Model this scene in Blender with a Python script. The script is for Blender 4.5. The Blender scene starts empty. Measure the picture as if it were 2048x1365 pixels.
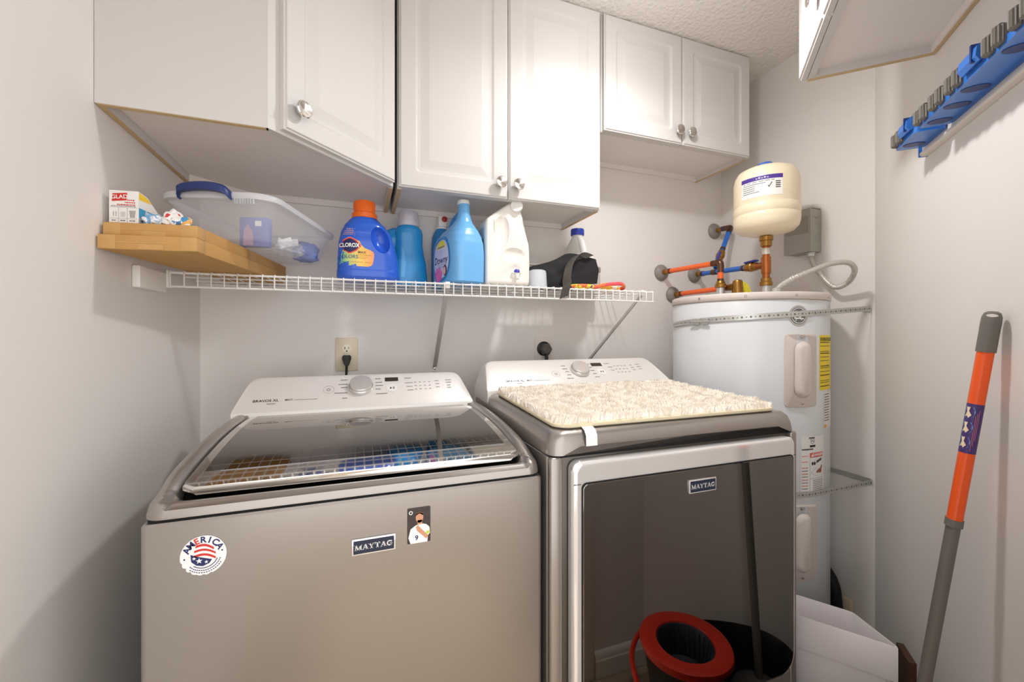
import bpy, bmesh, math, random
from mathutils import Vector, Matrix
from mathutils.bvhtree import BVHTree
from mathutils.noise import noise as pnoise
random.seed(7)
R = math.radians
SC = bpy.context.scene
COL = SC.collection

# ---------------------------------------------------------------- camera
cam_d = bpy.data.cameras.new('camera'); cam = bpy.data.objects.new('camera', cam_d); COL.objects.link(cam)
cam.location = (0, 0, 1.25); cam.rotation_euler = (R(90), 0, R(-20))
cam_d.sensor_width = 36; cam_d.lens = 835 / 2048 * 36; cam_d.shift_y = -13.5 / 2048; cam_d.clip_start = .01
SC.camera = cam
# ---------------------------------------------------------------- world, exposure
wd = bpy.data.worlds.new('world'); SC.world = wd; wd.use_nodes = True
bg = wd.node_tree.nodes['Background']; bg.inputs[0].default_value = (1, .985, .98, 1); bg.inputs[1].default_value = 1.82
SC.view_settings.view_transform = 'Standard'; SC.view_settings.look = 'None'
SC.view_settings.gamma = 1; SC.view_settings.exposure = 0.22
LAMP = dict(pos=(.79, .91, 2.25), r=.055, power=7.3, side=.10, color=(1, .985, .985))      # the room's ceiling lamp, built below
SC.cycles.use_denoising = True
SC.cycles.max_bounces = 14; SC.cycles.diffuse_bounces = 10; SC.cycles.glossy_bounces = 6
SC.cycles.transmission_bounces = 10; SC.cycles.transparent_max_bounces = 16
SC.cycles.sample_clamp_indirect = 6.0
SC.cycles.caustics_reflective = False; SC.cycles.caustics_refractive = False

# ---------------------------------------------------------------- materials
def lin(c):
    c = c / 255
    return c / 12.92 if c <= .04045 else ((c + .055) / 1.055) ** 2.4
def L3(rgb): return tuple(lin(c) for c in rgb) + (1,)
MATS = {}
def mat(name, rgb, rough=.5, metal=0, spec=.5, ior=1.45, var=.04, vs=9, bump=0, bs=60, alpha=1, trans=0, coat=0, coatr=.05, aniso=0, emit=0, bdet=3, sss=0, bd=.002):
    if name in MATS: return MATS[name]
    m = bpy.data.materials.new(name); m.use_nodes = True
    nt = m.node_tree; p = nt.nodes['Principled BSDF']
    tc = nt.nodes.new('ShaderNodeTexCoord')
    no = nt.nodes.new('ShaderNodeTexNoise'); no.inputs['Scale'].default_value = vs; no.inputs['Detail'].default_value = 3
    nt.links.new(tc.outputs['Object'], no.inputs['Vector'])
    mr = nt.nodes.new('ShaderNodeMapRange'); mr.inputs[3].default_value = 1 - var; mr.inputs[4].default_value = 1 + var
    nt.links.new(no.outputs['Fac'], mr.inputs[0])
    mx = nt.nodes.new('ShaderNodeVectorMath'); mx.operation = 'SCALE'
    mx.inputs[0].default_value = L3(rgb)[:3]
    nt.links.new(mr.outputs[0], mx.inputs['Scale']); nt.links.new(mx.outputs[0], p.inputs['Base Color'])
    p.inputs['Roughness'].default_value = rough; p.inputs['Metallic'].default_value = metal
    p.inputs['Specular IOR Level'].default_value = spec; p.inputs['IOR'].default_value = ior
    p.inputs['Alpha'].default_value = alpha; p.inputs['Transmission Weight'].default_value = trans
    p.inputs['Coat Weight'].default_value = coat; p.inputs['Coat Roughness'].default_value = coatr
    p.inputs['Anisotropic'].default_value = aniso
    if sss:
        p.inputs['Subsurface Weight'].default_value = sss; p.inputs['Subsurface Radius'].default_value = (.01, .01, .01)
    if bump:
        n2 = nt.nodes.new('ShaderNodeTexNoise'); n2.inputs['Scale'].default_value = bs; n2.inputs['Detail'].default_value = bdet
        nt.links.new(tc.outputs['Object'], n2.inputs['Vector'])
        b = nt.nodes.new('ShaderNodeBump'); b.inputs['Strength'].default_value = bump; b.inputs['Distance'].default_value = bd
        nt.links.new(n2.outputs['Fac'], b.inputs['Height']); nt.links.new(b.outputs[0], p.inputs['Normal'])
    if emit:
        p.inputs['Emission Color'].default_value = L3(rgb); p.inputs['Emission Strength'].default_value = emit
    MATS[name] = m
    return m

WALL = mat('wall paint', (229, 225, 221), .62, spec=.3, var=.012, vs=3, bump=.12, bs=90)
# knock-down textured ceiling
CEIL = mat('ceiling texture', (232, 228, 223), .8, spec=.2, var=.02, bump=1, bs=62, bdet=2, bd=.007)
TRIMW = mat('trim paint', (236, 232, 226), .4, var=.01)
CABW = mat('cabinet white', (211, 208, 205), .5, spec=.3, var=.01, vs=4)
CABIN = mat('cabinet bottom melamine', (234, 229, 224), .45, var=.012)
PARTI = mat('raw particle board edge', (202, 178, 136), .85, var=.16, vs=300)
DARKGAP = mat('dark gap', (20, 19, 18), .8)
CHROME = mat('chrome', (235, 232, 228), .10, 1, var=.01)
SATIN = mat('satin nickel', (208, 203, 196), .24, 1, var=.01)
STEEL = mat('metallic slate paint', (164, 157, 151), .30, .72, spec=.5, var=.012, vs=2, coat=.35, coatr=.12)
STEEL_SHADE = mat('metallic slate shaded', (96, 90, 84), .35, .7, var=.02)  # body paint darkened, shade of the dryer door recess put into the colour
CONSOLE = mat('console brushed silver', (232, 228, 224), .36, .20, var=.02, vs=2, coat=.25, coatr=.1)
DIAL = mat('spun dial metal', (226, 223, 219), .36, .65, var=.01)
BLACKP = mat('black plastic', (24, 24, 25), .45, var=.05)
BLACKR = mat('black rubber', (17, 17, 18), .6)
WIREW = mat('white coated wire', (240, 238, 235), .38, var=.01)
WHITEP = mat('white plastic', (240, 238, 233), .35, var=.01)
IVORY = mat('ivory plastic', (214, 203, 180), .4, var=.01)
GALV = mat('galvanised steel', (206, 206, 202), .36, .65, var=.08, vs=40)
BRASS = mat('brass', (168, 124, 62), .32, .9, var=.12, vs=60)
COPPER = mat('copper', (176, 104, 58), .33, .9, var=.2, vs=45)
SILVERT = mat('silver print', (214, 214, 214), .35, .3)
INKG = mat('grey print', (92, 88, 86), .6); INKD = mat('dark print', (44, 42, 42), .6)
INKW = mat('white print', (244, 243, 240), .5); NAVY = mat('navy print', (32, 40, 92), .4)
REDI = mat('red print', (206, 52, 44), .45); BLUEI = mat('blue print', (66, 158, 200), .45)

# ---------------------------------------------------------------- object helpers
WM = {}
def _link(name, data, parent=None):
    o = bpy.data.objects.new(name, data); COL.objects.link(o)
    if parent is not None:
        o.parent = parent; WM[o] = WM[parent]
    return o
def thing(name, label, cat, loc=(0, 0, 0), rz=0, group=None, rot=None):
    o = _link(name, None); o.location = loc
    o.rotation_euler = rot if rot else (0, 0, rz)
    o.empty_display_size = .05
    o['label'] = label; o['category'] = cat
    if group: o['group'] = group
    WM[o] = Matrix.Translation(loc) @ o.rotation_euler.to_matrix().to_4x4()
    return o
def finish(me, m, ang=35):
    if m is not None: me.materials.append(m)
    me.shade_smooth(); me.set_sharp_from_angle(angle=R(ang))
def part(name, bm, m, parent, world=True, ang=35, label=None, kind=None):
    """a mesh child; coordinates are world ones unless world=False"""
    bmesh.ops.recalc_face_normals(bm, faces=bm.faces)
    if world: bm.transform(WM[parent].inverted())
    me = bpy.data.meshes.new(name); bm.to_mesh(me); bm.free(); finish(me, m, ang)
    o = _link(name, me, parent)
    if label: o['label'] = label
    if kind: o['kind'] = kind
    return o
def solo(name, bm, m, label, cat, loc=(0, 0, 0), group=None, ang=35, kind=None, world=True, rz=0):
    """a thing that is a single mesh, origin at loc"""
    bmesh.ops.recalc_face_normals(bm, faces=bm.faces)
    mtx = Matrix.Translation(loc) @ Matrix.Rotation(rz, 4, 'Z')
    if world: bm.transform(mtx.inverted())
    me = bpy.data.meshes.new(name); bm.to_mesh(me); bm.free(); finish(me, m, ang)
    o = _link(name, me); o.location = loc; o.rotation_euler = (0, 0, rz); WM[o] = mtx
    if label: o['label'] = label
    if cat: o['category'] = cat
    if group: o['group'] = group
    if kind: o['kind'] = kind
    return o
def struct(name, bm, m, ang=35):
    return solo(name, bm, m, None, None, kind='structure', ang=ang)

# ---------------------------------------------------------------- mesh helpers
def V(*a): return Vector(a)
def box(x0, x1, y0, y1, z0, z1, bev=0, seg=2, bm=None):
    bm2 = bmesh.new()
    bmesh.ops.create_cube(bm2, size=1)
    bmesh.ops.scale(bm2, verts=bm2.verts, vec=(x1 - x0, y1 - y0, z1 - z0))
    bmesh.ops.translate(bm2, verts=bm2.verts, vec=((x0 + x1) / 2, (y0 + y1) / 2, (z0 + z1) / 2))
    if bev: bmesh.ops.bevel(bm2, geom=bm2.edges, offset=bev, segments=seg, affect='EDGES', profile=.5)
    return merge(bm, bm2)
def merge(bm, bm2):
    if bm is None: return bm2
    me = bpy.data.meshes.new('tmp'); bm2.to_mesh(me); bm2.free(); bm.from_mesh(me); bpy.data.meshes.remove(me)
    return bm
def loft(rings, cap0=True, cap1=True, bm=None, closed=True):
    bm = bm or bmesh.new()
    vs = [[bm.verts.new(p) for p in r] for r in rings]
    n = len(rings[0])
    for a, b in zip(vs, vs[1:]):
        for i in range(n if closed else n - 1):
            j = (i + 1) % n
            try: bm.faces.new((a[i], a[j], b[j], b[i]))
            except ValueError: pass
    if cap0: bm.faces.new(vs[0])
    if cap1: bm.faces.new(list(reversed(vs[-1])))
    return bm
def prism(pts, d, bm=None):
    """closed polygon pts (3D) pushed along vector d"""
    d = Vector(d)
    return loft([[Vector(p) for p in pts], [Vector(p) + d for p in pts]], bm=bm)
def lathe(prof, c=(0, 0, 0), n=32, axis='Z', bm=None, cap0=True, cap1=True, rot=None):
    c = Vector(c); rings = []
    for r, h in prof:
        ring = []
        for i in range(n):
            a = 2 * math.pi * i / n; x, y = max(r, 1e-5) * math.cos(a), max(r, 1e-5) * math.sin(a)
            p = V(x, y, h) if axis == 'Z' else (V(x, h, y) if axis == 'Y' else V(h, x, y))
            if rot is not None: p = rot @ p
            ring.append(c + p)
        rings.append(ring)
    return loft(rings, cap0, cap1, bm)
def zto(d):
    return Vector(d).normalized().to_track_quat('Z', 'Y').to_matrix()
def cyl(p0, p1, r, n=16, r1=None, bm=None):
    p0, p1 = Vector(p0), Vector(p1); d = p1 - p0
    return lathe([(r, 0), (r if r1 is None else r1, d.length)], p0, n, bm=bm, rot=zto(d))
def tube(path, r, n=10, bm=None, closed=False, rf=None):
    P = [Vector(p) for p in path]; m = len(P); rings = []; up = None
    for i in range(m):
        if closed: t = (P[(i + 1) % m] - P[i - 1]).normalized()
        else: t = (P[min(i + 1, m - 1)] - P[max(i - 1, 0)]).normalized()
        if up is None:
            up = t.orthogonal().normalized()
        else:
            up = (up - t * up.dot(t)).normalized()
        w = t.cross(up); rr_ = rf(i / (m - 1)) if rf else r
        rings.append([P[i] + (up * math.cos(2 * math.pi * k / n) + w * math.sin(2 * math.pi * k / n)) * rr_ for k in range(n)])
    if closed: rings.append(rings[0]); return loft(rings, False, False, bm)
    return loft(rings, True, True, bm)
def spline(pts, k=8, closed=False):
    P = [Vector(p) for p in pts]; out = []; n = len(P)
    for i in range(n if closed else n - 1):
        g = (lambda j: P[j % n]) if closed else (lambda j: P[min(max(j, 0), n - 1)])
        a, b, c, d = g(i - 1), g(i), g(i + 1), g(i + 2)
        for s in range(k):
            t = s / k
            out.append(.5 * ((2 * b) + (c - a) * t + (2 * a - 5 * b + 4 * c - d) * t * t + (3 * b - a - 3 * c + d) * t ** 3))
    if not closed: out.append(P[-1])
    return out
def rr(x0, x1, y0, y1, r, n=5):
    """rounded rectangle, counter-clockwise 2D points"""
    r = min(r, (x1 - x0) / 2, (y1 - y0) / 2); o = []
    for cx, cy, a0 in ((x1 - r, y0 + r, -90), (x1 - r, y1 - r, 0), (x0 + r, y1 - r, 90), (x0 + r, y0 + r, 180)):
        for i in range(n + 1):
            a = R(a0 + 90 * i / n); o.append((cx + r * math.cos(a), cy + r * math.sin(a)))
    return o
def rrb(x0, x1, y0, y1, rt, rb, n=6):
    o = []
    for cx, cy, a0, r in ((x1 - rb, y0 + rb, -90, rb), (x1 - rt, y1 - rt, 0, rt), (x0 + rt, y1 - rt, 90, rt), (x0 + rb, y0 + rb, 180, rb)):
        for i in range(n + 1):
            a = R(a0 + 90 * i / n); o.append((cx + r * math.cos(a), cy + r * math.sin(a)))
    return o
def sell(cx, cy, a, b, e=2.6, n=40):
    """super-ellipse ring, 2D"""
    o = []
    for i in range(n):
        t = 2 * math.pi * i / n; c, s = math.cos(t), math.sin(t)
        o.append((cx + a * math.copysign(abs(c) ** (2 / e), c), cy + b * math.copysign(abs(s) ** (2 / e), s)))
    return o
def interp(tab, z):
    """smooth interpolation of rows (z, a, b, ...)"""
    if z <= tab[0][0]: return tab[0][1:]
    for r0, r1 in zip(tab, tab[1:]):
        if z <= r1[0]:
            t = (z - r0[0]) / (r1[0] - r0[0]); t = t * t * (3 - 2 * t) * .5 + t * .5
            return tuple(a + (b - a) * t for a, b in zip(r0[1:], r1[1:]))
    return tab[-1][1:]
def boolean(bm, cutter):
    """bm minus cutter, both bmeshes; returns a new bmesh"""
    ms = []
    for b in (bm, cutter):
        bmesh.ops.recalc_face_normals(b, faces=b.faces)
        me = bpy.data.meshes.new('tmp'); b.to_mesh(me); b.free(); ms.append(me)
    a = bpy.data.objects.new('tmp_a', ms[0]); c = bpy.data.objects.new('tmp_b', ms[1])
    COL.objects.link(a); COL.objects.link(c)
    md = a.modifiers.new('b', 'BOOLEAN'); md.operation = 'DIFFERENCE'; md.object = c; md.solver = 'EXACT'
    dg = bpy.context.evaluated_depsgraph_get(); dg.update()
    me = bpy.data.meshes.new_from_object(a.evaluated_get(dg))
    bpy.data.objects.remove(a); bpy.data.objects.remove(c)
    for x in ms: bpy.data.meshes.remove(x)
    o = bmesh.new(); o.from_mesh(me); bpy.data.meshes.remove(me)
    return o
# flat print: 2D shapes carried onto a surface by a function (u, v) -> point
_tc = {}
def text2d(s, size, bold=0, align='CENTER', shear=0, sx=1):
    key = (s, bold, align, shear)
    if key not in _tc:
        cu = bpy.data.curves.new('t', 'FONT'); cu.body = s; cu.size = 1; cu.offset = bold; cu.align_x = align; cu.align_y = 'CENTER'
        cu.resolution_u = 3; cu.shear = shear
        ob = bpy.data.objects.new('t', cu); COL.objects.link(ob)
        dg = bpy.context.evaluated_depsgraph_get(); dg.update()
        me = bpy.data.meshes.new_from_object(ob.evaluated_get(dg))
        _tc[key] = ([(v.co.x, v.co.y) for v in me.vertices], [tuple(p.vertices) for p in me.polygons])
        bpy.data.objects.remove(ob); bpy.data.curves.remove(cu); bpy.data.meshes.remove(me)
    vs, fs = _tc[key]
    return [(x * size * sx, y * size) for x, y in vs], fs
def rect2d(x0, x1, y0, y1, n=1, m=1):
    vs = [(x0 + (x1 - x0) * i / n, y0 + (y1 - y0) * j / m) for j in range(m + 1) for i in range(n + 1)]
    fs = [(j * (n + 1) + i, j * (n + 1) + i + 1, (j + 1) * (n + 1) + i + 1, (j + 1) * (n + 1) + i) for j in range(m) for i in range(n)]
    return vs, fs
def poly2d(pts, rings=4):
    """star-shaped outline filled by rings, so that it can follow a curved surface"""
    cx = sum(p[0] for p in pts) / len(pts); cy = sum(p[1] for p in pts) / len(pts); n = len(pts)
    vs = [(cx, cy)]
    for k in range(1, rings + 1):
        f = k / rings
        vs += [(cx + (x - cx) * f, cy + (y - cy) * f) for x, y in pts]
    fs = [(0, 1 + i, 1 + (i + 1) % n) for i in range(n)]
    for k in range(rings - 1):
        a = 1 + k * n; b = a + n
        fs += [(a + i, b + i, b + (i + 1) % n, a + (i + 1) % n) for i in range(n)]
    return vs, fs
def ell2d(cx, cy, a, b, n=28, rings=3):
    return poly2d([(cx + a * math.cos(2 * math.pi * i / n), cy + b * math.sin(2 * math.pi * i / n)) for i in range(n)], rings)
def ring2d(cx, cy, r0, r1, a0=0, a1=360, n=32):
    vs = []
    for i in range(n + 1):
        a = R(a0 + (a1 - a0) * i / n)
        vs += [(cx + r0 * math.cos(a), cy + r0 * math.sin(a)), (cx + r1 * math.cos(a), cy + r1 * math.sin(a))]
    return vs, [(2 * i, 2 * i + 1, 2 * i + 3, 2 * i + 2) for i in range(n)]
def shift(s, dx, dy, rot=0):
    c, sn = math.cos(rot), math.sin(rot)
    return [(x * c - y * sn + dx, x * sn + y * c + dy) for x, y in s[0]], s[1]
def join2d(*ss):
    vs, fs = [], []
    for s in ss:
        o = len(vs); vs += s[0]; fs += [tuple(i + o for i in f) for f in s[1]]
    return vs, fs
FINE = ('print', 'cycle_names', 'option_marks', 'small_print', 'red_print', 'panel_lines', 'can_pictures', 'side_print', 'label_small_print', 'top_print', 'barcode', 'flag_stars', 'flag_stripes', 'rose_petals', 'label_mark', 'label_print', 'slot', 'power_button', 'start_symbol', 'script')
def decal(name, shape, fn, m, parent, label=None):
    bm = bmesh.new(); vs = [bm.verts.new(fn(u, v)) for u, v in shape[0]]
    for f in shape[1]:
        try: bm.faces.new([vs[i] for i in f])
        except ValueError: pass
    bm.transform(WM[parent].inverted())
    me = bpy.data.meshes.new(name); bm.to_mesh(me); bm.free(); finish(me, m)
    o = _link(name, me, parent)
    if label: o['label'] = label
    if name in FINE: o['kind'] = 'stuff'
    return o
def plane_fn(o, ux, uy, off=.0004):
    o, ux, uy = Vector(o), Vector(ux).normalized(), Vector(uy).normalized(); n = ux.cross(uy)
    return lambda u, v, k=0: o + ux * u + uy * v + n * (off + k)
def cast_fn(bm, o, ux, uy, off=.0005):
    """project onto a body seen along -(ux x uy)"""
    bmesh.ops.recalc_face_normals(bm, faces=bm.faces)
    t = BVHTree.FromBMesh(bm)
    o, ux, uy = Vector(o), Vector(ux).normalized(), Vector(uy).normalized(); n = ux.cross(uy)
    def f(u, v, k=0):
        p = o + ux * u + uy * v + n * .5
        h = t.ray_cast(p, -n)
        return (h[0] if h[0] is not None else o + ux * u + uy * v) + n * (off + k)
    return f
def lift(fn, k): return lambda u, v: fn(u, v, k)

# ================================================================ the room
XL, YB, XR, CZ = -.5, 1.66, 1.758, 2.455
S2 = math.sqrt(.5)
D1 = V(XR, .974, 0); D2 = V(1.019, .235, 0)           # the diagonal wall, far and near end
struct('wall_left', box(XL - .1, XL, -.1, YB + .1, 0, CZ), WALL)
struct('wall_back', box(XL, XR + .1, YB, YB + .1, 0, CZ), WALL)
struct('wall_right', box(XR, XR + .1, .974, YB, 0, CZ), WALL)
nw = V(S2, -S2, 0) * .1
struct('wall_diagonal', prism([D1, D2, D2 + nw, D1 + nw], (0, 0, CZ)), WALL)
struct('wall_front_right', box(.72, 1.019, .125, .235, 0, CZ), WALL)
struct('wall_front_header', box(XL, .72, .125, .235, 2.06, CZ), WALL)
struct('ceiling', box(XL - .1, XR + .1, .125, YB + .1, CZ, CZ + .08), CEIL)
GROUT = mat('floor grout', (168, 152, 132), .8, var=.06, bump=.3)
floor = struct('floor', box(-1.1, XR + .1, -1.5, YB + .1, -.05, -.002), GROUT)
TILE = mat('beige hexagon tile', (206, 184, 152), .32, var=.09, vs=14)
hx = bmesh.new(); rad = .058
loft([[V(rad * k * math.cos(R(60 * i + 30)), rad * k * math.sin(R(60 * i + 30)), z) for i in range(6)] for k, z in ((1, -.0022), (1, -.0005), (.975, .0006))], bm=hx)
hme = bpy.data.meshes.new('floor_tile'); bmesh.ops.recalc_face_normals(hx, faces=hx.faces); hx.to_mesh(hme); hx.free(); finish(hme, TILE)
w = rad * math.sqrt(3) + .003; hstep = rad * 1.5 + .003
for j in range(-6, 10):
    for i in range(-6, 20):
        x = i * w + (w / 2 if j % 2 else 0); y = .15 + j * hstep
        if not (-.42 < x < 1.62 and -.40 < y < .80): continue
        if x - y > .70 and y > .2: continue
        if y <= .33 and not (-.18 < x < .66): continue
        o = _link('floor_tile', hme, floor); o.location = (x, y, 0)
def baseboard(name, a, b, n):
    """profile board from a to b on the floor, n points into the room"""
    a, b, n = Vector(a), Vector(b), Vector(n)
    prof = [(0, 0), (.014, 0), (.014, .062), (.011, .066), (.011, .078), (.006, .090), (0, .094)]
    struct(name, loft([[p + n * d + V(0, 0, h) for d, h in prof] for p in (a, b)]), TRIMW)
baseboard('baseboard_left', (XL, .25, 0), (XL, YB, 0), (1, 0, 0))
baseboard('baseboard_diagonal', D2 + V(.008, .008, 0), D1, (-S2, S2, 0))
baseboard('baseboard_front_right', (.80, .235, 0), (1.03, .235, 0), (0, 1, 0))
baseboard('baseboard_right', (XR, .98, 0), (XR, YB, 0), (-1, 0, 0))
baseboard('baseboard_back', (XL, YB, 0), (XR, YB, 0), (0, -1, 0))
trim = struct('trim_1', box(.715, .725, .12, .24, 0, 2.06, .001), TRIMW)
part('casing', box(.725, .795, .235, .250, 0, 2.06, .004), TRIMW, trim)

def ceiling_lamp(name, spec, label):
    t = thing(name, label, 'lamp', (spec['pos'][0], spec['pos'][1], CZ))
    x, y, z = spec['pos']; r = spec['r']
    part('lamp_base', lathe([(r * .9, CZ - .0005), (r * .9, CZ - .016), (r * .75, CZ - .022), (.014, CZ - .026), (.012, z + .078), (r * .96, z + .074), (r * .96, z + .060)], (x, y, 0), 40), SATIN, t)
    for nm, k, prof in (('lamp_shade', spec['side'], [(r, z + .070), (r, z + .0005)]), ('lamp_diffuser', 1, [(r * .995, z), (r * .8, z - .004), (r * .4, z - .006), (.0005, z - .0065)])):
        m = bpy.data.materials.new(nm + ' glow'); m.use_nodes = True
        p = m.node_tree.nodes['Principled BSDF']; p.inputs['Base Color'].default_value = (1, 1, 1, 1)
        p.inputs['Emission Color'].default_value = spec['color'] + (1,)
        p.inputs['Emission Strength'].default_value = k * spec['power'] / (math.pi * r * r) / math.pi
        part(nm, lathe(prof, (x, y, 0), 40, cap0=False, cap1=False), m, t)
ceiling_lamp('ceiling_lamp', LAMP, 'round glowing ceiling lamp in the laundry room')

# ================================================================ wall cabinets
def door_bm(w, h):
    prof = [(0, 0, .001), (0, -.0135, .001), (.004, -.0150, .001), (.0052, -.0183, .002), (.007, -.019, .002), (.050, -.019, .014),
            (.053, -.0170, .013), (.057, -.0140, .012), (.066, -.0135, .008), (.070, -.0140, .004), (.090, -.0180, .003), (.093, -.0188, .002)]
    rings = []
    for ins, y, r in prof:
        rings.append([V(px, y, pz) for px, pz in rr(ins, w - ins, ins, h - ins, r, 4)])
    return loft(rings)
KN = [(.0075, 0), (.0062, -.014), (.008, -.016), (.0190, -.0180), (.0198, -.0205), (.0198, -.0225), (.0180, -.0245), (.0172, -.0240), (.0001, -.0205)]
def add_door(t, w, h, mtx, knob):
    bm = door_bm(w, h); bm.transform(mtx)
    d = part('door', bm, CABW, t, world=False, ang=9)
    k = lathe(KN, (knob[0], -.019, knob[1]), 28, axis='Y'); k.transform(mtx)
    part('knob', k, CHROME, d, world=False, ang=20, label='round polished metal knob')
def cabinet(name, label, org, rz, W, D, H, doors, raw=(1, 1), kz=.047, rawback=False):
    t = thing(name, label, 'cabinet', org, rz, 'white wall cabinets')
    th = .013
    for i, x in enumerate((0, W - th)):
        s = part('side_panel', box(x, x + th, 0.002, D, 0, H), CABW, t, world=False)
        if raw[i]: part('raw_edge', box(x, x + th, .004, D, -.0012, -.00005), PARTI, s, world=False, label='bare particle board edge')
    part('bottom_panel', box(th, W - th, .004, D - .012, .022, .034), CABIN, t, world=False)
    part('back_rail', box(th, W - th, D - .012, D, .001, H), CABIN, t, world=False)
    if rawback: part('raw_edge', box(th, W - th, D - .008, D, -.0012, .0008), PARTI, t, world=False, label='bare particle board edge along the wall')
    part('front_rail', box(th, W - th, .002, .020, .003, .0215), CABW, t, world=False)
    part('top_panel', box(th, W - th, .004, D - .012, H - .013, H), CABW, t, world=False)
    for x0, x1, kx in doors:
        add_door(t, x1 - x0, H - .004, Matrix.Translation((x0, 0, .002)), (kx - x0, kz))
    return t
cabinet('wall_cabinet', 'tall white two-door wall cabinet over the middle of the wire shelf', (.111, 1.364, 1.712), 0, .732, .2955, CZ - 1.714,
        [(.004, .3645, .3645 - .030), (.3675, .729, .3675 + .030)])
cabinet('wall_cabinet', 'short white two-door wall cabinet nearest the expansion tank', (.853, 1.364, 2.014), 0, .738, .2955, CZ - 2.016,
        [(.005, .367, .367 - .026), (.371, .734, .371 + .030)], raw=(0, 1))
cabinet('wall_cabinet', 'white wall cabinet on the diagonal wall, seen from below at top right', (1.2440, .8660, 2.000), R(225), .56, .2862, CZ - 2.002,
        [(.003, .278, .248), (.281, .557, .311)], raw=(1, 1), kz=.080, rawback=True)
# diagonal corner cabinet
z0, z1 = 1.714, CZ - .002
t = thing('corner_cabinet', 'white diagonal corner wall cabinet at top left with one door', 'cabinet', (-.2, 1.36, z0), 0, 'white wall cabinets')
A, B_, C_, Dd, E_, F_ = V(XL + .001, 1.069, 0), V(-.195, 1.069, 0), V(.098, 1.362, 0), V(.098, YB - .001, 0), V(-.36, YB - .001, 0), V(XL + .001, 1.53, 0)
def slab(a, b, th, za, zb, side=1):
    d = (b - a).normalized(); n = V(-d.y, d.x, 0) * th * side
    return prism([a + V(0, 0, za), b + V(0, 0, za), b + n + V(0, 0, za), a + n + V(0, 0, za)], (0, 0, zb - za))
s = part('side_panel', slab(A, B_, .014, z0, z1), CABW, t)
part('raw_edge', slab(A + V(.002, .0012, 0), B_ + V(-.004, .0012, 0), .012, z0 - .0012, z0 - .0001), PARTI, s, label='bare particle board edge')
s = part('wall_panel', slab(A + V(0, .0145, 0), F_, .012, z0, z1, -1), CABW, t)
part('raw_edge', slab(A + V(0, .0145, 0), F_, .0115, z0 - .0012, z0 - .0001, -1), PARTI, s, label='bare particle board edge')
s = part('side_panel', slab(C_ + V(0, .012, 0), Dd, .014, z0, z1), CABW, t)
part('raw_edge', slab(C_ + V(0, .016, 0), Dd, .013, z0 - .0012, z0 - .0001), PARTI, s, label='bare particle board edge')
part('back_rail', slab(E_, Dd + V(-.0145, 0, 0), .012, z0 + .001, z1, -1), CABIN, t)
part('back_rail', slab(F_, E_, .012, z0 + .001, z1, -1), CABIN, t)
ins = lambda p, dx, dy: p + V(dx, dy, z0 + .022)
part('bottom_panel', prism([ins(A, .0125, .0145), ins(B_, 0, .0145), ins(C_, -.0145, .004), ins(Dd, -.0145, -.0125), ins(E_, .004, -.0125), ins(F_, .0125, -.004)], (0, 0, .012)), CABIN, t)
f = part('face_frame', slab(B_ + V(.0002, -.0002, 0), C_, .018, z0, z0 + .030), CABW, t)
part('face_stile', slab(B_ + V(.0002, -.0002, 0), B_ + V(.030, .030, 0), .018, z0 + .0302, z1), CABW, t)
part('face_stile', slab(C_ - V(.030, .030, 0), C_, .018, z0 + .0302, z1), CABW, t)
DL = (C_ - B_).length
mtx = WM[t].inverted() @ Matrix.Translation(B_ + V(S2, S2, 0) * .0285 + V(S2, -S2, 0) * .0008 + V(0, 0, z0 + .008)) @ Matrix.Rotation(R(45), 4, 'Z')
add_door(t, DL - .0385, z1 - z0 - .010, mtx, (.034, .055))

# ================================================================ wire shelf
SZ = 1.422                                                     # top of the deck
sx0, sx1, sy = -.480, 1.093, 1.360
shelf = thing('wire_shelf', 'long white coated wire shelf on the back wall above the washer and dryer', 'shelf', (.3, YB, SZ))
wbm = tube([V(0, YB - .006, SZ - .002), V(0, sy + .004, SZ - .002), V(0, sy + .001, SZ - .004), V(0, sy - .0005, SZ - .008), V(0, sy - .0005, SZ - .044)], .0019, 6)
wbm.transform(Matrix.Translation(-V(.3, YB, SZ)))
wme = bpy.data.meshes.new('deck_wire'); wbm.to_mesh(wme); wbm.free(); finish(wme, WIREW)
nw_ = 52
for i in range(nw_):
    o = _link('deck_wire', wme, shelf); o.location = (sx0 + .004 + (sx1 - sx0 - .01) * i / (nw_ - 1), 0, 0)
for y, z, r in ((sy + .004, SZ - .0062, .0032), (sy + .0025, SZ - .0435, .0032), (YB - .008, SZ - .0062, .003), (1.46, SZ - .0062, .0026), (1.56, SZ - .0062, .0026)):
    part('long_wire', cyl((sx0, y, z), (sx1, y, z), r, 8), WIREW, shelf)
bm = box(XL + .0005, -.483, 1.215, 1.357, SZ - .062, SZ - .010, .003, 2)
part('end_bracket', bm, WHITEP, shelf)
part('end_bracket', box(-.483, -.478, 1.352, 1.374, SZ - .048, SZ - .002, .001), WHITEP, shelf)
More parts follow.
